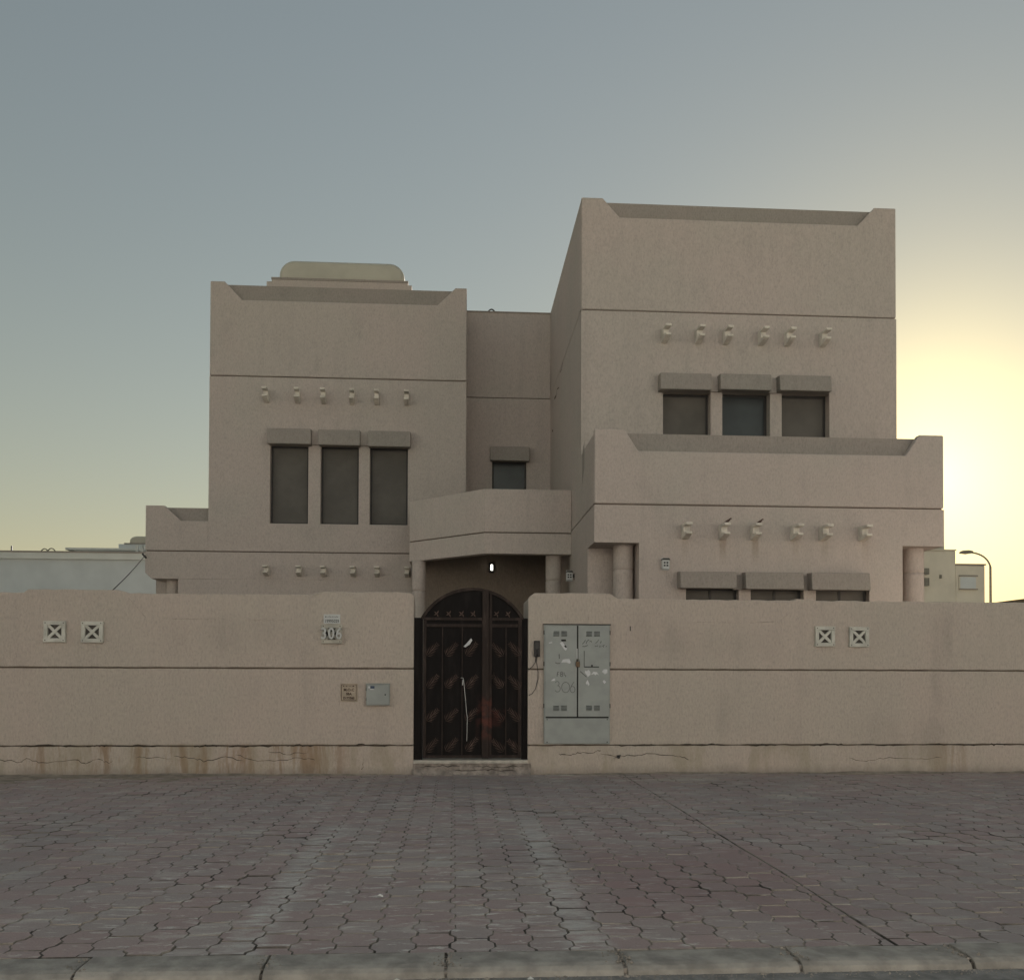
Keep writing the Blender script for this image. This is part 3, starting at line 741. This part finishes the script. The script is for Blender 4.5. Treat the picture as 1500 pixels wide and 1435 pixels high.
def leaf(x0, x1, bars, cols, fm, stars, label):
    arc_p = [(x0 + (x1 - x0) * i / 14, min(archz(x0 + (x1 - x0) * i / 14) - .012, 9)) for i in range(15)]
    o = MB().prism_y([(x0, GB + .02), (x1, GB + .02)] + [(x, max(z, GS)) for x, z in reversed(arc_p)], .088, .094).build('leaf', 'gate', gt)
    mb = MB()
    mb.box(x0, x0 + .045, .066, .087, GB + .02, GS).box(x1 - .045, x1, .066, .087, GB + .02, GS)
    mb.box(x0 + .045, x1 - .045, .068, .0865, GB + .022, GB + .062)
    mb.build('stile', 'gate_bar', o, bevel=.003)
    MB().box(x0 + .001, x1 - .001, .060, .0868, GS + .002, GS + .042).build('rail', 'gate_bar', o, bevel=.003)
    MB().box(x0 + .046, x1 - .046, .062, .0872, GS - .095, GS - .050).build('rail', 'gate_bar', o, bevel=.003)
    for bx_ in bars: MB().box(bx_ - .009, bx_ + .009, .068, .0866, GB + .064, GS - .097).build('bar', 'gate_bar', o, bevel=.003)
    for ci, cx in enumerate(cols):
        for cz in (1.785, 1.32, .845, .415):
            f_ = link('fern', fm, None, o); f_.location = (cx + random.uniform(-.008, .008), .064, cz + random.uniform(-.012, .012)); f_.rotation_euler = (0, random.uniform(-.06, .06), 0)
    for sx in stars:
        s_ = link('star_ornament', SM, None, o); s_.location = (sx, .07, 2.295); s_.rotation_euler = (0, random.uniform(-.3, .3), 0)
    return o
LL = leaf(-.44, .445, (-.165, .119), (-.305, -.03, .255), FL, (-.247, -.071, .115, .281), 'left')
LR = leaf(.475, .97, (.749,), (.625, .868), FR, (.616, .783), 'right')
mb = MB().box(.405, .500, .045, .066, GB + .015, 2.615)
mb.build('cover_strip', 'gate_bar', gt, bevel=.004)
MB().box(.51, .545, .058, .0655, GB + .02, 2.60).build('stile', 'gate_bar', gt, bevel=.003)
hd_ = MB().tube([(.57, .05, 1.30), (.57, .02, 1.30), (.57, .02, 1.45), (.57, .05, 1.45)], .009).build('handle', 'gate_bar', gt)
pp = MB().prism_y([(.135, 1.825), (.17, 1.86), (.245, 1.945), (.262, 1.915), (.225, 1.855), (.165, 1.815)], .048, .056)
pp = pp.build('folded_paper', 'paper'); tag(pp, 'folded white paper tucked behind a fern on the gate', 'paper')
cd = MB().tube([(.10, .06, 1.375), (.13, .05, 1.375), (.14, .045, 1.34), (.17, .045, 1.05), (.185, .05, .86), (.195, .045, .82), (.192, .045, .62), (.188, .045, .47)], .0038, 6)
cd.tube([(.13, .05, 1.345), (.125, .045, 1.27)], .007, 6)
tag(cd.build('pull_cord', 'litter'), 'thin white cord hanging from a bar of the gate', 'cord')
# threshold and broken step
th = tag(MB().box(-.571, 1.061, -.03, .22, .155, .2045).build('threshold', 'marble', bevel=.006), 'pale worn marble sill under the gate', 'sill')
mb = MB(); rr = random.Random(17); n = 46; rows = []
for zi, (yy, zz) in enumerate(((-.006, .152), (-.012, .125), (-.016, .09), (-.03, .055), (-.055, .02), (-.10, -.012))):
    rows.append([(-.575 + 1.68 * i / n, yy + rr.uniform(-.012, .008), zz + rr.uniform(-.012, .012) * (zi > 0)) for i in range(n + 1)])
vs_ = [p for r_ in rows for p in r_]; m_ = n + 1
mb.add(vs_, [(a * m_ + i, a * m_ + i + 1, (a + 1) * m_ + i + 1, (a + 1) * m_ + i) for a in range(5) for i in range(n)])
mb.box(-.571, 1.061, .0, .22, -.03, .150)
st = mb.build('gate_step', 'step'); tag(st, 'crumbling concrete step below the gate sill', 'step')
for pts in ([(-.5, .11), (-.2, .125), (.1, .12)], [(.0, .06), (.3, .05), (.55, .07), (.9, .05)], [(.3, .12), (.6, .10), (1.0, .125)]):
    crack(st, pts, .007, int(pts[0][0] * 100) + 77, y=-.045)

# ------------------------------------------------------------------ the villa
vl = thing('villa', (.75, 9, 0), 'two storey sand stucco villa with stepped parapets behind the wall', 'house')
B = .02
def spout_mesh():
    pr = [(0, .004), (-.37, 0), (-.37, -.045), (-.17, -.048), (-.17, -.158), (-.34, -.162), (-.34, -.20), (-.22, -.235), (0, -.265)]
    me_ = MB().prism_x(pr, -.053, .053).mesh('spout'); me_.materials.append(M['cream']); return me_
SP = spout_mesh()
def spouts(xs, z, y, sc_=1.0):
    for x in xs:
        o = link('spout', SP, None, vl); o.location = Vector((x, y + .01, z)); o.scale = (1, 1, sc_)
        o.rotation_euler = (0, random.uniform(-.03, .03), random.uniform(-.04, .04))
        b_ = o.modifiers.new('bevel', 'BEVEL'); b_.width = .004; b_.segments = 1; b_.limit_method = 'ANGLE'
def window(x0, x1, z0, z1, y, hood, mat='screen', depth=.19, label=None, mull=False):
    """window set in a wall opening; hood = (x0,x1,z0,z1,projection)"""
    f = .045; yy = y + depth - .05
    o = MB().box(x0, x0 + f, yy, yy + .05, z0, z1).box(x1 - f, x1, yy, yy + .05, z0, z1).box(x0 + f, x1 - f, yy + .001, yy + .05, z1 - f, z1).box(x0 + f, x1 - f, yy + .001, yy + .05, z0, z0 + f).build('window', 'frame', vl)
    MB().box(x0 + f, x1 - f, yy + .018, yy + .03, z0 + f, z1 - f).build('pane', mat, o)
    if mull: MB().box((x0 + x1) / 2 - .02, (x0 + x1) / 2 + .02, yy + .004, yy + .017, z0 + f, z1 - f).build('mullion', 'frame', o)
    hx0, hx1, hz0, hz1, pj = hood
    MB().prism_x([(y + .002, hz0 + .01), (y - pj, hz0), (y - pj + .03, hz1), (y + .002, hz1 + .015)], hx0, hx1).build('hood', 'trim', o, bevel=.015)
    if label: o['label'] = label
    return o
def dip(x0, x1, z0, z1, xa, xb, xc, xd, zd):     # parapet outline with a sunk middle
    return [(x0, z0), (x1, z0), (x1, z1), (xd, z1), (xc, zd), (xb, zd), (xa, z1), (x0, z1)]

# --- right hand wing, ground floor
WX0, WX1, WY = 2.40, 8.615, 2.5
NZ = 3.69
wins = [(4.0, 4.93, 1.35, 2.93), (5.14, 6.08, 1.35, 2.935), (6.30, 7.26, 1.35, 2.94)]
mb = MB()
mb.panel(3.18, 7.86, -.05, NZ, WY, .2, wins)
mb.box(3.18, 7.86, WY + .2, 3.3, -.05, NZ)
mb.box(WX0, WX1, WY, 3.3, NZ, 4.338)
mb.box(WX0, WX1, 3.3, 16, -.05, 4.338)
mb.build('wing_wall', 'stucco', vl, bevel=.012)
MB().box(WX0 + .03, WX1 - .03, WY + .03, 15.9, 4.30, 4.40).build('groove', 'groove', vl)
mb = MB(); mb.prism_y(dip(WX0, WX1, 4.362, 5.655, 2.925, 3.164, 7.92, 8.17, 5.285), WY, WY + .14)
mb.box(WX0, WX0 + .2, WY + .14, 4.2, 4.362, 5.60).box(WX1 - .2, WX1, WY + .14, 4.2, 4.362, 5.60)
mb.build('wing_parapet', 'stucco', vl, bevel=.022)
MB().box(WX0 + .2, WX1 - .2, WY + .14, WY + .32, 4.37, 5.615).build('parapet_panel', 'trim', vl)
hoods = [(3.841, 4.822, 2.893, 3.18), (4.977, 5.99, 2.885, 3.18), (6.134, 7.169, 2.882, 3.18)]
for wn, hd in zip(wins, hoods): window(*wn, WY, (*hd, .26), 'screen', mull=True)
for i in (0, 1): MB().box(hoods[i][1] - .01, hoods[i + 1][0] + .01, WY - .05, WY + .001, 2.89, 3.145).build('hood_link', 'trim', vl)
spouts((3.97, 4.625, 5.185, 5.89, 6.415, 7.11), 4.005, WY, .95)
for cx in (2.98, 8.27):
    mb = MB(); r_ = .178
    mb.lathe(cx, 2.92, [(r_, -.05), (r_, 3.18), (r_, 3.245), (r_ - .015, 3.252), (r_ - .015, 3.262), (r_, 3.27), (r_, 3.33), (r_, NZ + .01)])
    mb.build('column', 'stucco', vl)
# --- tower above the wing
TX0, TX1, TY = 2.402, 8.602, 4.2
wins = [(3.985, 4.915, 4.9, 6.85), (5.142, 6.082, 4.9, 6.868), (6.312, 7.258, 4.9, 6.875)]
mb = MB(); mb.panel(TX0, TX1, 4.36, 8.370, TY, .26, wins); mb.box(TX0, TX1, TY + .26, 16, 4.362, 8.370)
mb.build('tower_wall', 'stucco', vl, bevel=.012)
MB().box(TX0 + .03, TX1 - .03, TY + .03, 15.9, 8.33, 8.45).build('groove', 'groove', vl)
mb = MB(); mb.prism_y(dip(TX0, TX1, 8.394, 10.552, 2.812, 3.143, 7.83, 8.17, 10.19), TY, TY + .14)
mb.box(TX0, TX0 + .2, TY + .14, 16, 8.394, 10.545).box(TX1 - .2, TX1, TY + .14, 16, 8.394, 10.545)
mb.build('tower_parapet', 'stucco', vl, bevel=.022)
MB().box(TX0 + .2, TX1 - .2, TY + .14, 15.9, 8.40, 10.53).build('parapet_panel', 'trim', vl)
hoods = [(3.883, 4.868, 6.815, 7.135), (5.039, 6.032, 6.835, 7.145), (6.192, 7.205, 6.842, 7.148)]
for wn, hd, mt in zip(wins, hoods, ('screen', 'glass', 'screen')): window(*wn, TY, (*hd, .26), mt, depth=.25, label='bluish glass window between two screened ones' if mt == 'glass' else None)
for i in (0, 1): MB().box(hoods[i][1] - .01, hoods[i + 1][0] + .01, TY - .05, TY + .001, 6.85, 7.10).build('hood_link', 'stucco', vl)
spouts((4.0, 4.66, 5.20, 5.89, 6.42, 7.10), 8.03, TY, 1.0)
# --- left block
LX0, LX1, LW, LY = -5.725, .268, -7.15, 8.6
mb = MB()
mb.box(-6.40, LX1, LY, LY + .8, -.05, 3.57); mb.prism_y([(LW, 3.71), (LW + .15, 3.57), (LX1, 3.57), (LX1, 4.205), (LW, 4.205)], LY, LY + .8)
mb.box(LW, LX1, LY + .8, 16, -.05, 4.205)
mb.build('block_wall', 'stucco', vl, bevel=.012)
MB().box(LW + .03, LX1 - .03, LY + .03, 15.9, 4.15, 4.28).build('groove', 'groove', vl)
wins = [(-4.313, -3.431, 4.89, 6.735), (-3.143, -2.257, 4.89, 6.735), (-1.997, -1.107, 4.89, 6.728)]
mb = MB(); mb.panel(LX0, LX1, 4.231, 8.318, LY, .22, wins); mb.box(LX0, LX1, LY + .22, 16, 4.231, 8.318)
mb.build('block_wall', 'stucco', vl, bevel=.012)
MB().box(LX0 + .03, LX1 - .03, LY + .03, 15.9, 8.28, 8.40).build('groove', 'groove', vl)
mb = MB(); mb.prism_y(dip(LX0, LX1, 8.344, 10.555, -5.40, -4.99, -.43, .0, 10.13), LY, LY + .16)
mb.box(LX0, LX0 + .2, LY + .16, 16, 8.344, 10.54).box(LX1 - .2, LX1, LY + .16, 16, 8.344, 10.54)
mb.build('block_parapet', 'stucco', vl, bevel=.022)
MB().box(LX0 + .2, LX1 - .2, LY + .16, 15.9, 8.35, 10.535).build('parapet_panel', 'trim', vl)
hoods = [(-4.342, -3.341, 6.705, 7.07), (-3.171, -2.21, 6.695, 7.06), (-2.023, -1.04, 6.682, 7.053)]
for wn, hd in zip(wins, hoods): window(*wn, LY, (*hd, .26), 'screen', depth=.2)
for i in (0, 1): MB().box(hoods[i][1] - .01, hoods[i + 1][0] + .01, LY - .05, LY + .001, 6.75, 7.03).build('hood_link', 'stucco', vl)
spouts((-4.40, -3.68, -3.08, -2.412, -1.84, -1.137), 8.0, LY, 1.1)
spouts((-4.355, -3.615, -3.05, -2.355, -1.80, -1.10), 3.875, LY, .85)
mb = MB(); mb.prism_y([(LW, 4.231), (LX0, 4.231), (LX0, 4.925), (-6.35, 4.925), (-6.73, 5.272), (LW, 5.272)], LY, LY + .16)
mb.box(LW, LW + .2, LY + .16, 15, 4.231, 5.26); mb.build('terrace_parapet', 'stucco', vl, bevel=.012)
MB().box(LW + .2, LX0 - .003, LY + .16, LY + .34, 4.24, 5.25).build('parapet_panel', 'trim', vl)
MB().lathe(-6.62, LY + .42, [(.16, -.05), (.16, 3.58)]).build('column', 'stucco', vl)
# --- recessed middle
BY = 9.85
cw = (.936, 1.80, 5.3, 6.73)
mb = MB(); mb.panel(LX1, TX0, 3.9, 8.312, BY, .2, [cw]); mb.box(LX1 + .002, TX0 - .002, BY + .2, 15.9, 3.9, 8.312); mb.build('recess_wall', 'stucco', vl)
MB().box(LX1, TX0, BY + .03, 15.9, 8.30, 8.36).build('groove', 'groove', vl)
MB().box(LX1 + .002, TX0 - .002, BY, 15.9, 8.334, 10.475).build('recess_wall', 'stucco', vl)
MB().box(LX1 + .001, TX0 - .001, BY - .02, 15.95, 10.476, 10.505).build('coping', 'trim', vl)
window(*cw, BY, (.874, 1.862, 6.69, 7.045, .25), 'glass', depth=.15, label='teal glass window above the balcony')
# --- porch and balcony
plan = [(2.398, 5.6), (.615, 5.6), (-.99, 7.2), (-.99, LY - .002), (2.398, LY - .002)]
def inset(p, d):
    return [(2.397, 5.6 + d), (.615 + d * .42, 5.6 + d), (-.99 + d, 7.2 + d * .42), (-.99 + d, LY - .003), (2.397, LY - .003)]
ins = inset(plan, .22); mb = MB()
for i in range(3): mb.prism_z([plan[i], plan[i + 1], ins[i + 1], ins[i]], 3.862, 4.285)
mb.build('balcony_beam', 'balcony', vl, bevel=.008)
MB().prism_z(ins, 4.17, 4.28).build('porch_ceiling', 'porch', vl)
MB().prism_z(inset(plan, .025), 4.286, 4.312).build('groove', 'groove', vl)
mb = MB(); ins = inset(plan, .18)
for i in range(3):
    a, b, c, d = plan[i], plan[i + 1], ins[i + 1], ins[i]
    mb.prism_z([a, b, c, d], 4.309, 5.19)
bm_ = mb.build('balcony_parapet', 'balcony', vl, bevel=.01)
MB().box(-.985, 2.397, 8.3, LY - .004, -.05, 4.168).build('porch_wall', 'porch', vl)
MB().box(.15, 1.25, 8.255, 8.299, .0, 2.5).build('front_door', 'frame', vl, bevel=.01)
for cx, cy, r_, zb in ((2.068, 5.95, .165, 3.345), (-.78, 7.06, .15, 3.2)):
    MB().lathe(cx, cy, [(r_, -.05), (r_, zb - .07), (r_, zb - .012), (r_ - .014, zb - .006), (r_ - .014, zb + .006), (r_, zb + .012), (r_, zb + .07), (r_, 3.866)]).build('column', 'stucco', vl)
# hair cracks and a patch on the tower side
def crack_x(pts, wdt, seed):
    rr = random.Random(seed); up, lo = [], []
    for i, (y, z) in enumerate(pts):
        h_ = wdt * rr.uniform(.5, 1); up.append((2.3975, y, z + h_)); lo.append((2.3975, y, z - h_))
    n_ = len(pts); MB().add(up + lo, [(i, i + 1, n_ + i + 1, n_ + i) for i in range(n_ - 1)]).build('crack', 'groove', vl)
crack_x([(8.9, 8.05), (8.5, 8.0), (8.3, 8.1), (7.9, 8.02)], .03, 2); crack_x([(9.4, 7.4), (9.2, 7.35)], .04, 3); crack_x([(7.7, 8.3), (7.4, 8.28), (7.2, 8.36)], .02, 4)
MB().add([(2.3985, y, z) for y, z in ((4.02, 5.55), (3.72, 5.75), (3.72, 5.25), (4.02, 4.95))], [(0, 1, 2, 3)]).build('patch', 'trim', vl)

# water tank on its stepped plinth on the left roof
tk = thing('water_tank', (-3.1, 12.6, 12.1), 'cream rounded water tank on the left roof', 'tank')
ro = []
x0, x1, z0, z1, r_ = -4.83, -1.41, 12.13, 12.70, .42
for a in range(180, 89, -9): ro.append((x0 + r_ + r_ * math.cos(R(a)), z1 - r_ + r_ * math.sin(R(a))))
for a in range(90, -1, -9): ro.append((x1 - r_ + r_ * math.cos(R(a)), z1 - r_ + r_ * math.sin(R(a))))
MB().prism_y([(x0, z0), (x1, z0)] + ro[::-1], 12.2, 14.8).build('tank', 'tank', tk, bevel=.12, seg=4)
MB().box(-5.0, -1.30, 12.02, 15, 12.07, 12.128).build('base_slab', 'trim', tk)
mb = MB().box(-5.12, -1.20, 12.0, 15.1, 10.5, 12.0); mb.box(-4.99, -1.31, 12.03, 15, 12.0, 12.07)
mb.build('stair_head', 'stucco', vl, bevel=.01)
lp = MB().tube([(.79 + .242 * i / 10, 10.0, 10.50 + .115 * math.sin(math.pi * i / 10)) for i in range(11)], .018, 6)
tag(lp.build('cable_loop', 'cable'), 'small dark cable loop arching over the middle roof edge', 'cable')

# lamps
def lantern(loc, rot, label):
    t = thing('wall_lantern', (0, 0, 0), label, 'lantern')
    MB().box(-.062, .062, -.012, .0, -.10, .12).build('back_plate', 'plate', t)
    MB().prism_y([(-.062, -.085), (.062, -.085), (.062, .075), (-.062, .075)], -.085, -.012).build('body', 'plate', t, bevel=.006)
    MB().prism_y([(-.075, .076), (.075, .076), (.05, .105), (-.05, .105)], -.10, -.001).build('cap', 'frame', t)
    for ix in (-1, 1):
        for iz in (-1, 1): MB().box(ix * .024 - .016, ix * .024 + .016, -.0885, -.084, iz * .024 - .012, iz * .024 + .016).build('pane', 'black', t)
    t.location = loc; t.rotation_euler = (0, 0, rot)
    return t
lantern((3.63, 2.499, 3.315), 0, 'small white wall lantern on the wing beside the corner column')
lan = lantern((2.29, 5.10, 3.36), 0, 'small white wall lantern on the side wall by the porch')
b_ = MB().box(.05, .112, .0005, .014, -.02, .05).tube([(.112, .006, .06), (.085, -.02, .02), (.10, -.03, -.07)], .007, 6).build('bracket', 'frame'); b_.parent = lan
n = N('lamp_glow'); n.p.inputs['Emission Color'].default_value = (1, .97, .86, 1); n.p.inputs['Emission Strength'].default_value = 6; n.p.inputs['Emission Strength'].default_value = 3; M['glow'] = n.done((.8, .8, .75), .4)
pl_ = thing('porch_lamp', (.87, 8.27, 3.87), 'lit oblong bulkhead lamp glowing on the dark porch wall', 'lamp')
MB().box(.805, .935, 8.255, 8.299, 3.75, 3.99).build('base', 'black', pl_, bevel=.02)
MB().box(.845, .895, 8.215, 8.254, 3.80, 3.94).build('bulb_cover', 'glow', pl_, bevel=.02, seg=3)

# birds on the spouts
def bird(x, y, z, s_, label):
    t = thing('bird', (x, y, z), label, 'bird', )
    prof = [((-.085, .0), .004), ((-.05, .012), .012), ((-.01, .03), .026), ((.03, .052), .03), ((.06, .078), .022), ((.075, .098), .017), ((.092, .108), .018), ((.108, .104), .010), ((.122, .098), .002)]
    MB().tube([(x + s_ * a, y, z + s_ * b) for (a, b), _ in prof], [s_ * r for _, r in prof], 8).build('body', 'bird', t)
    MB().tube([(x + .02 * s_, y - .008, z + .035 * s_), (x + .022 * s_, y - .008, z - .004)], .003, 5).build('leg', 'bird', t)
    MB().tube([(x + .02 * s_, y + .008, z + .035 * s_), (x + .022 * s_, y + .008, z - .004)], .003, 5).build('leg', 'bird', t)
bird(4.635, 2.22, 4.004, .75, 'small brown bird perched on the second spout of the wing row from the corner column')
bird(5.195, 2.22, 4.004, .70, 'small brown bird perched on the third spout of the wing row from the corner column')

# cable from the corner of the villa down behind the wall
P1, P2 = Vector((-7.15, 8.62, 4.12)), Vector((-4.95, .35, 2.56))
cbm = MB().tube([P1.lerp(P2, i / 12) - Vector((0, 0, .03 * math.sin(math.pi * i / 12))) for i in range(13)], .008, 6)
cbt = thing('service_cable', P1, 'thin dark cable running from the villa corner down behind the wall', 'cable')
cbm.build('cable', 'cable', cbt)
q = P1.lerp(P2, .04); MB().tube([q + Vector((-.05, 0, .05)), q + Vector((.04, 0, -.05))], .022, 8).build('clamp', 'cable', cbt)

# ------------------------------------------------------------------ neighbours
nb1 = thing('neighbour_house', (-24, 36, 0), 'long pale grey flat roofed house beyond the wall, beside the villa', 'house')
MB().box(-46, -12, 32, 46, -.1, 6.68).build('wall', 'neighbour', nb1)
MB().box(-46.1, -11.9, 31.85, 46, 6.68, 6.98).build('cornice', 'neighbour_trim', nb1)
MB().box(-46.12, -11.88, 31.82, 46.02, 6.98, 7.05).build('coping', 'trim', nb1)
MB().box(-18.9, -11.5, 34, 45, 7.05, 7.36).build('roof_room', 'neighbour', nb1)
MB().box(-19.3, -11.3, 33.8, 45.1, 7.36, 7.47).build('roof_slab', 'neighbour_trim', nb1)
MB().box(-17.0, -11.4, 34.6, 44, 7.47, 7.78).build('tank_plinth', 'neighbour', nb1)
MB().box(-16.7, -11.5, 34.5, 44, 7.78, 7.83).build('plinth_slab', 'trim', nb1)
ro = [(-16.55, 7.835), (-11.6, 7.835), (-11.6, 8.22), (-16.25, 8.22), (-16.42, 8.16), (-16.52, 8.05)]
MB().prism_y(ro, 34.8, 38).build('tank', 'tank', nb1, bevel=.08, seg=3)
MB().tube([(-19.9 + .55 * i / 8, 33, 7.05 + .27 * math.sin(math.pi * i / 8)) for i in range(9)], .025, 6).build('pipe_loop', 'cable', nb1)
MB().tube([(-20.2 + .5 * i / 8, 33, 7.05 + .25 * math.sin(math.pi * i / 8)) for i in range(9)], .025, 6).build('pipe_loop', 'cable', nb1)
MB().box(-21.55, -21.49, 33, 33.06, 7.05, 7.42).build('post', 'cable', nb1)
MB().box(-15.62, -15.50, 33, 33.1, 7.05, 7.5).box(-15.35, -15.25, 33, 33.1, 7.05, 7.5).build('bracket', 'neighbour_trim', nb1)
MB().prism_y([(-15.3, 7.42), (-14.6, 7.1), (-14.6, 7.2), (-15.3, 7.52)], 33, 33.1).build('bracket', 'neighbour_trim', nb1)
nb2 = thing('neighbour_house', (27, 44, 0), 'sand coloured stepped house with a rounded roof tank beside the street lamp', 'house')
mb = MB().box(20, 28.78, 38, 50, -.1, 8.40); mb.box(28.782, 30.53, 38.02, 49, -.1, 7.58); mb.build('wall', 'neighbour_sand', nb2, bevel=.05)
MB().box(28.79, 30.58, 37.95, 49.05, 7.585, 7.66).build('coping', 'trim', nb2)
MB().box(19.9, 28.80, 37.95, 50.05, 8.405, 8.47).build('coping', 'neighbour_sand', nb2)
ro = [(25, 8.475), (28.46, 8.475), (28.46, 8.75), (28.4, 8.88), (28.26, 8.97), (28.0, 9.0), (27.2, 8.95), (25, 8.95)]
MB().prism_y(ro, 38.6, 42).build('tank', 'tank', nb2, bevel=.06, seg=3)
wf = MB().box(28.95, 30.02, 37.955, 38.019, 6.17, 7.0).build('window', 'neighbour_sand', nb2); MB().box(29.02, 29.95, 37.945, 37.954, 6.24, 6.90).build('pane', 'neighbour', wf); MB().box(28.93, 30.04, 37.90, 37.944, 6.93, 7.0).build('lintel', 'trim', wf); MB().box(28.93, 30.04, 37.90, 37.944, 6.16, 6.22).build('sill', 'trim', wf)
MB().box(26.78, 27.05, 37.7, 37.99, 7.0, 7.35).build('air_conditioner', 'steel', nb2); MB().box(26.8, 27.05, 37.7, 37.99, 6.35, 6.8).build('air_conditioner', 'steel', nb2)
MB().box(27.8, 27.9, 37.9, 37.99, 6.8, 7.0).build('lamp_bracket', 'steel', nb2)
sh = thing('shed', (24, 22, 0), 'low shed with a gently sloping roof beyond the far end of the wall', 'shed')
MB().box(20.2, 30, 20.1, 26, -.1, 4.0).build('wall', 'neighbour_sand', sh)
MB().prism_y([(19.97, 4.001), (30.2, 4.001), (30.2, 5.35), (19.97, 4.03)], 20, 26.2).build('roof', 'matte_brown', sh)
sl = thing('street_lamp', (33.25, 42, 0), 'tall curved street lamp standing against the bright sky', 'street lamp')
arcp = [(33.25, 42, -.1), (33.25, 42, 4), (33.25, 42, 7.95)] + [(33.25 - 1.1 * math.sin(R(a)) ** 1.0 * 1.0, 42, 7.95 + .85 * (1 - math.cos(R(a)))) for a in ()]
bz = [Vector((33.25, 42, 7.95)), Vector((33.15, 42, 8.45)), Vector((32.7, 42, 8.78)), Vector((32.05, 42, 8.84))]
for i in range(1, 13):
    u = i / 12; arcp.append(tuple(bz[0] * (1 - u) ** 3 + bz[1] * 3 * u * (1 - u) ** 2 + bz[2] * 3 * u * u * (1 - u) + bz[3] * u ** 3))
MB().tube(arcp, [.10, .085, .07] + [.055] * 12, 10).build('pole', 'steel', sl)
MB().prism_y([(32.1, 8.80), (32.08, 8.93), (31.8, 8.98), (31.45, 8.95), (31.3, 8.86), (31.32, 8.78), (31.7, 8.74)], 41.85, 42.15).build('lamp_head', 'steel', sl, bevel=.03)

# houses facing the villa across the road (unseen, added to bounce sunlight onto it)
for i in range(-3, 4):
    x = i * 15.0
    t = thing('added_opposite_house', (x, -32, 0), 'plain cream villa behind the viewer, added unseen to bounce sunlight', 'house', 'added bounce houses across the road')
    MB().box(x - 6.7, x + 6.7, -40, -26, -.1, 10.5).build('wall', 'opposite', t)
    for k in range(4):
        for z in (1.2, 5.2): MB().box(x - 5.4 + k * 3.1, x - 4.1 + k * 3.1, -26.0, -25.96, z, z + 1.6).build('window', 'glass', t)
    MB().box(x - 7.4, x - 1.5, -22.3, -22.0, -.1, 2.4).box(x + 1.5, x + 7.4, -22.3, -22.0, -.1, 2.4).build('front_wall', 'opposite', t)
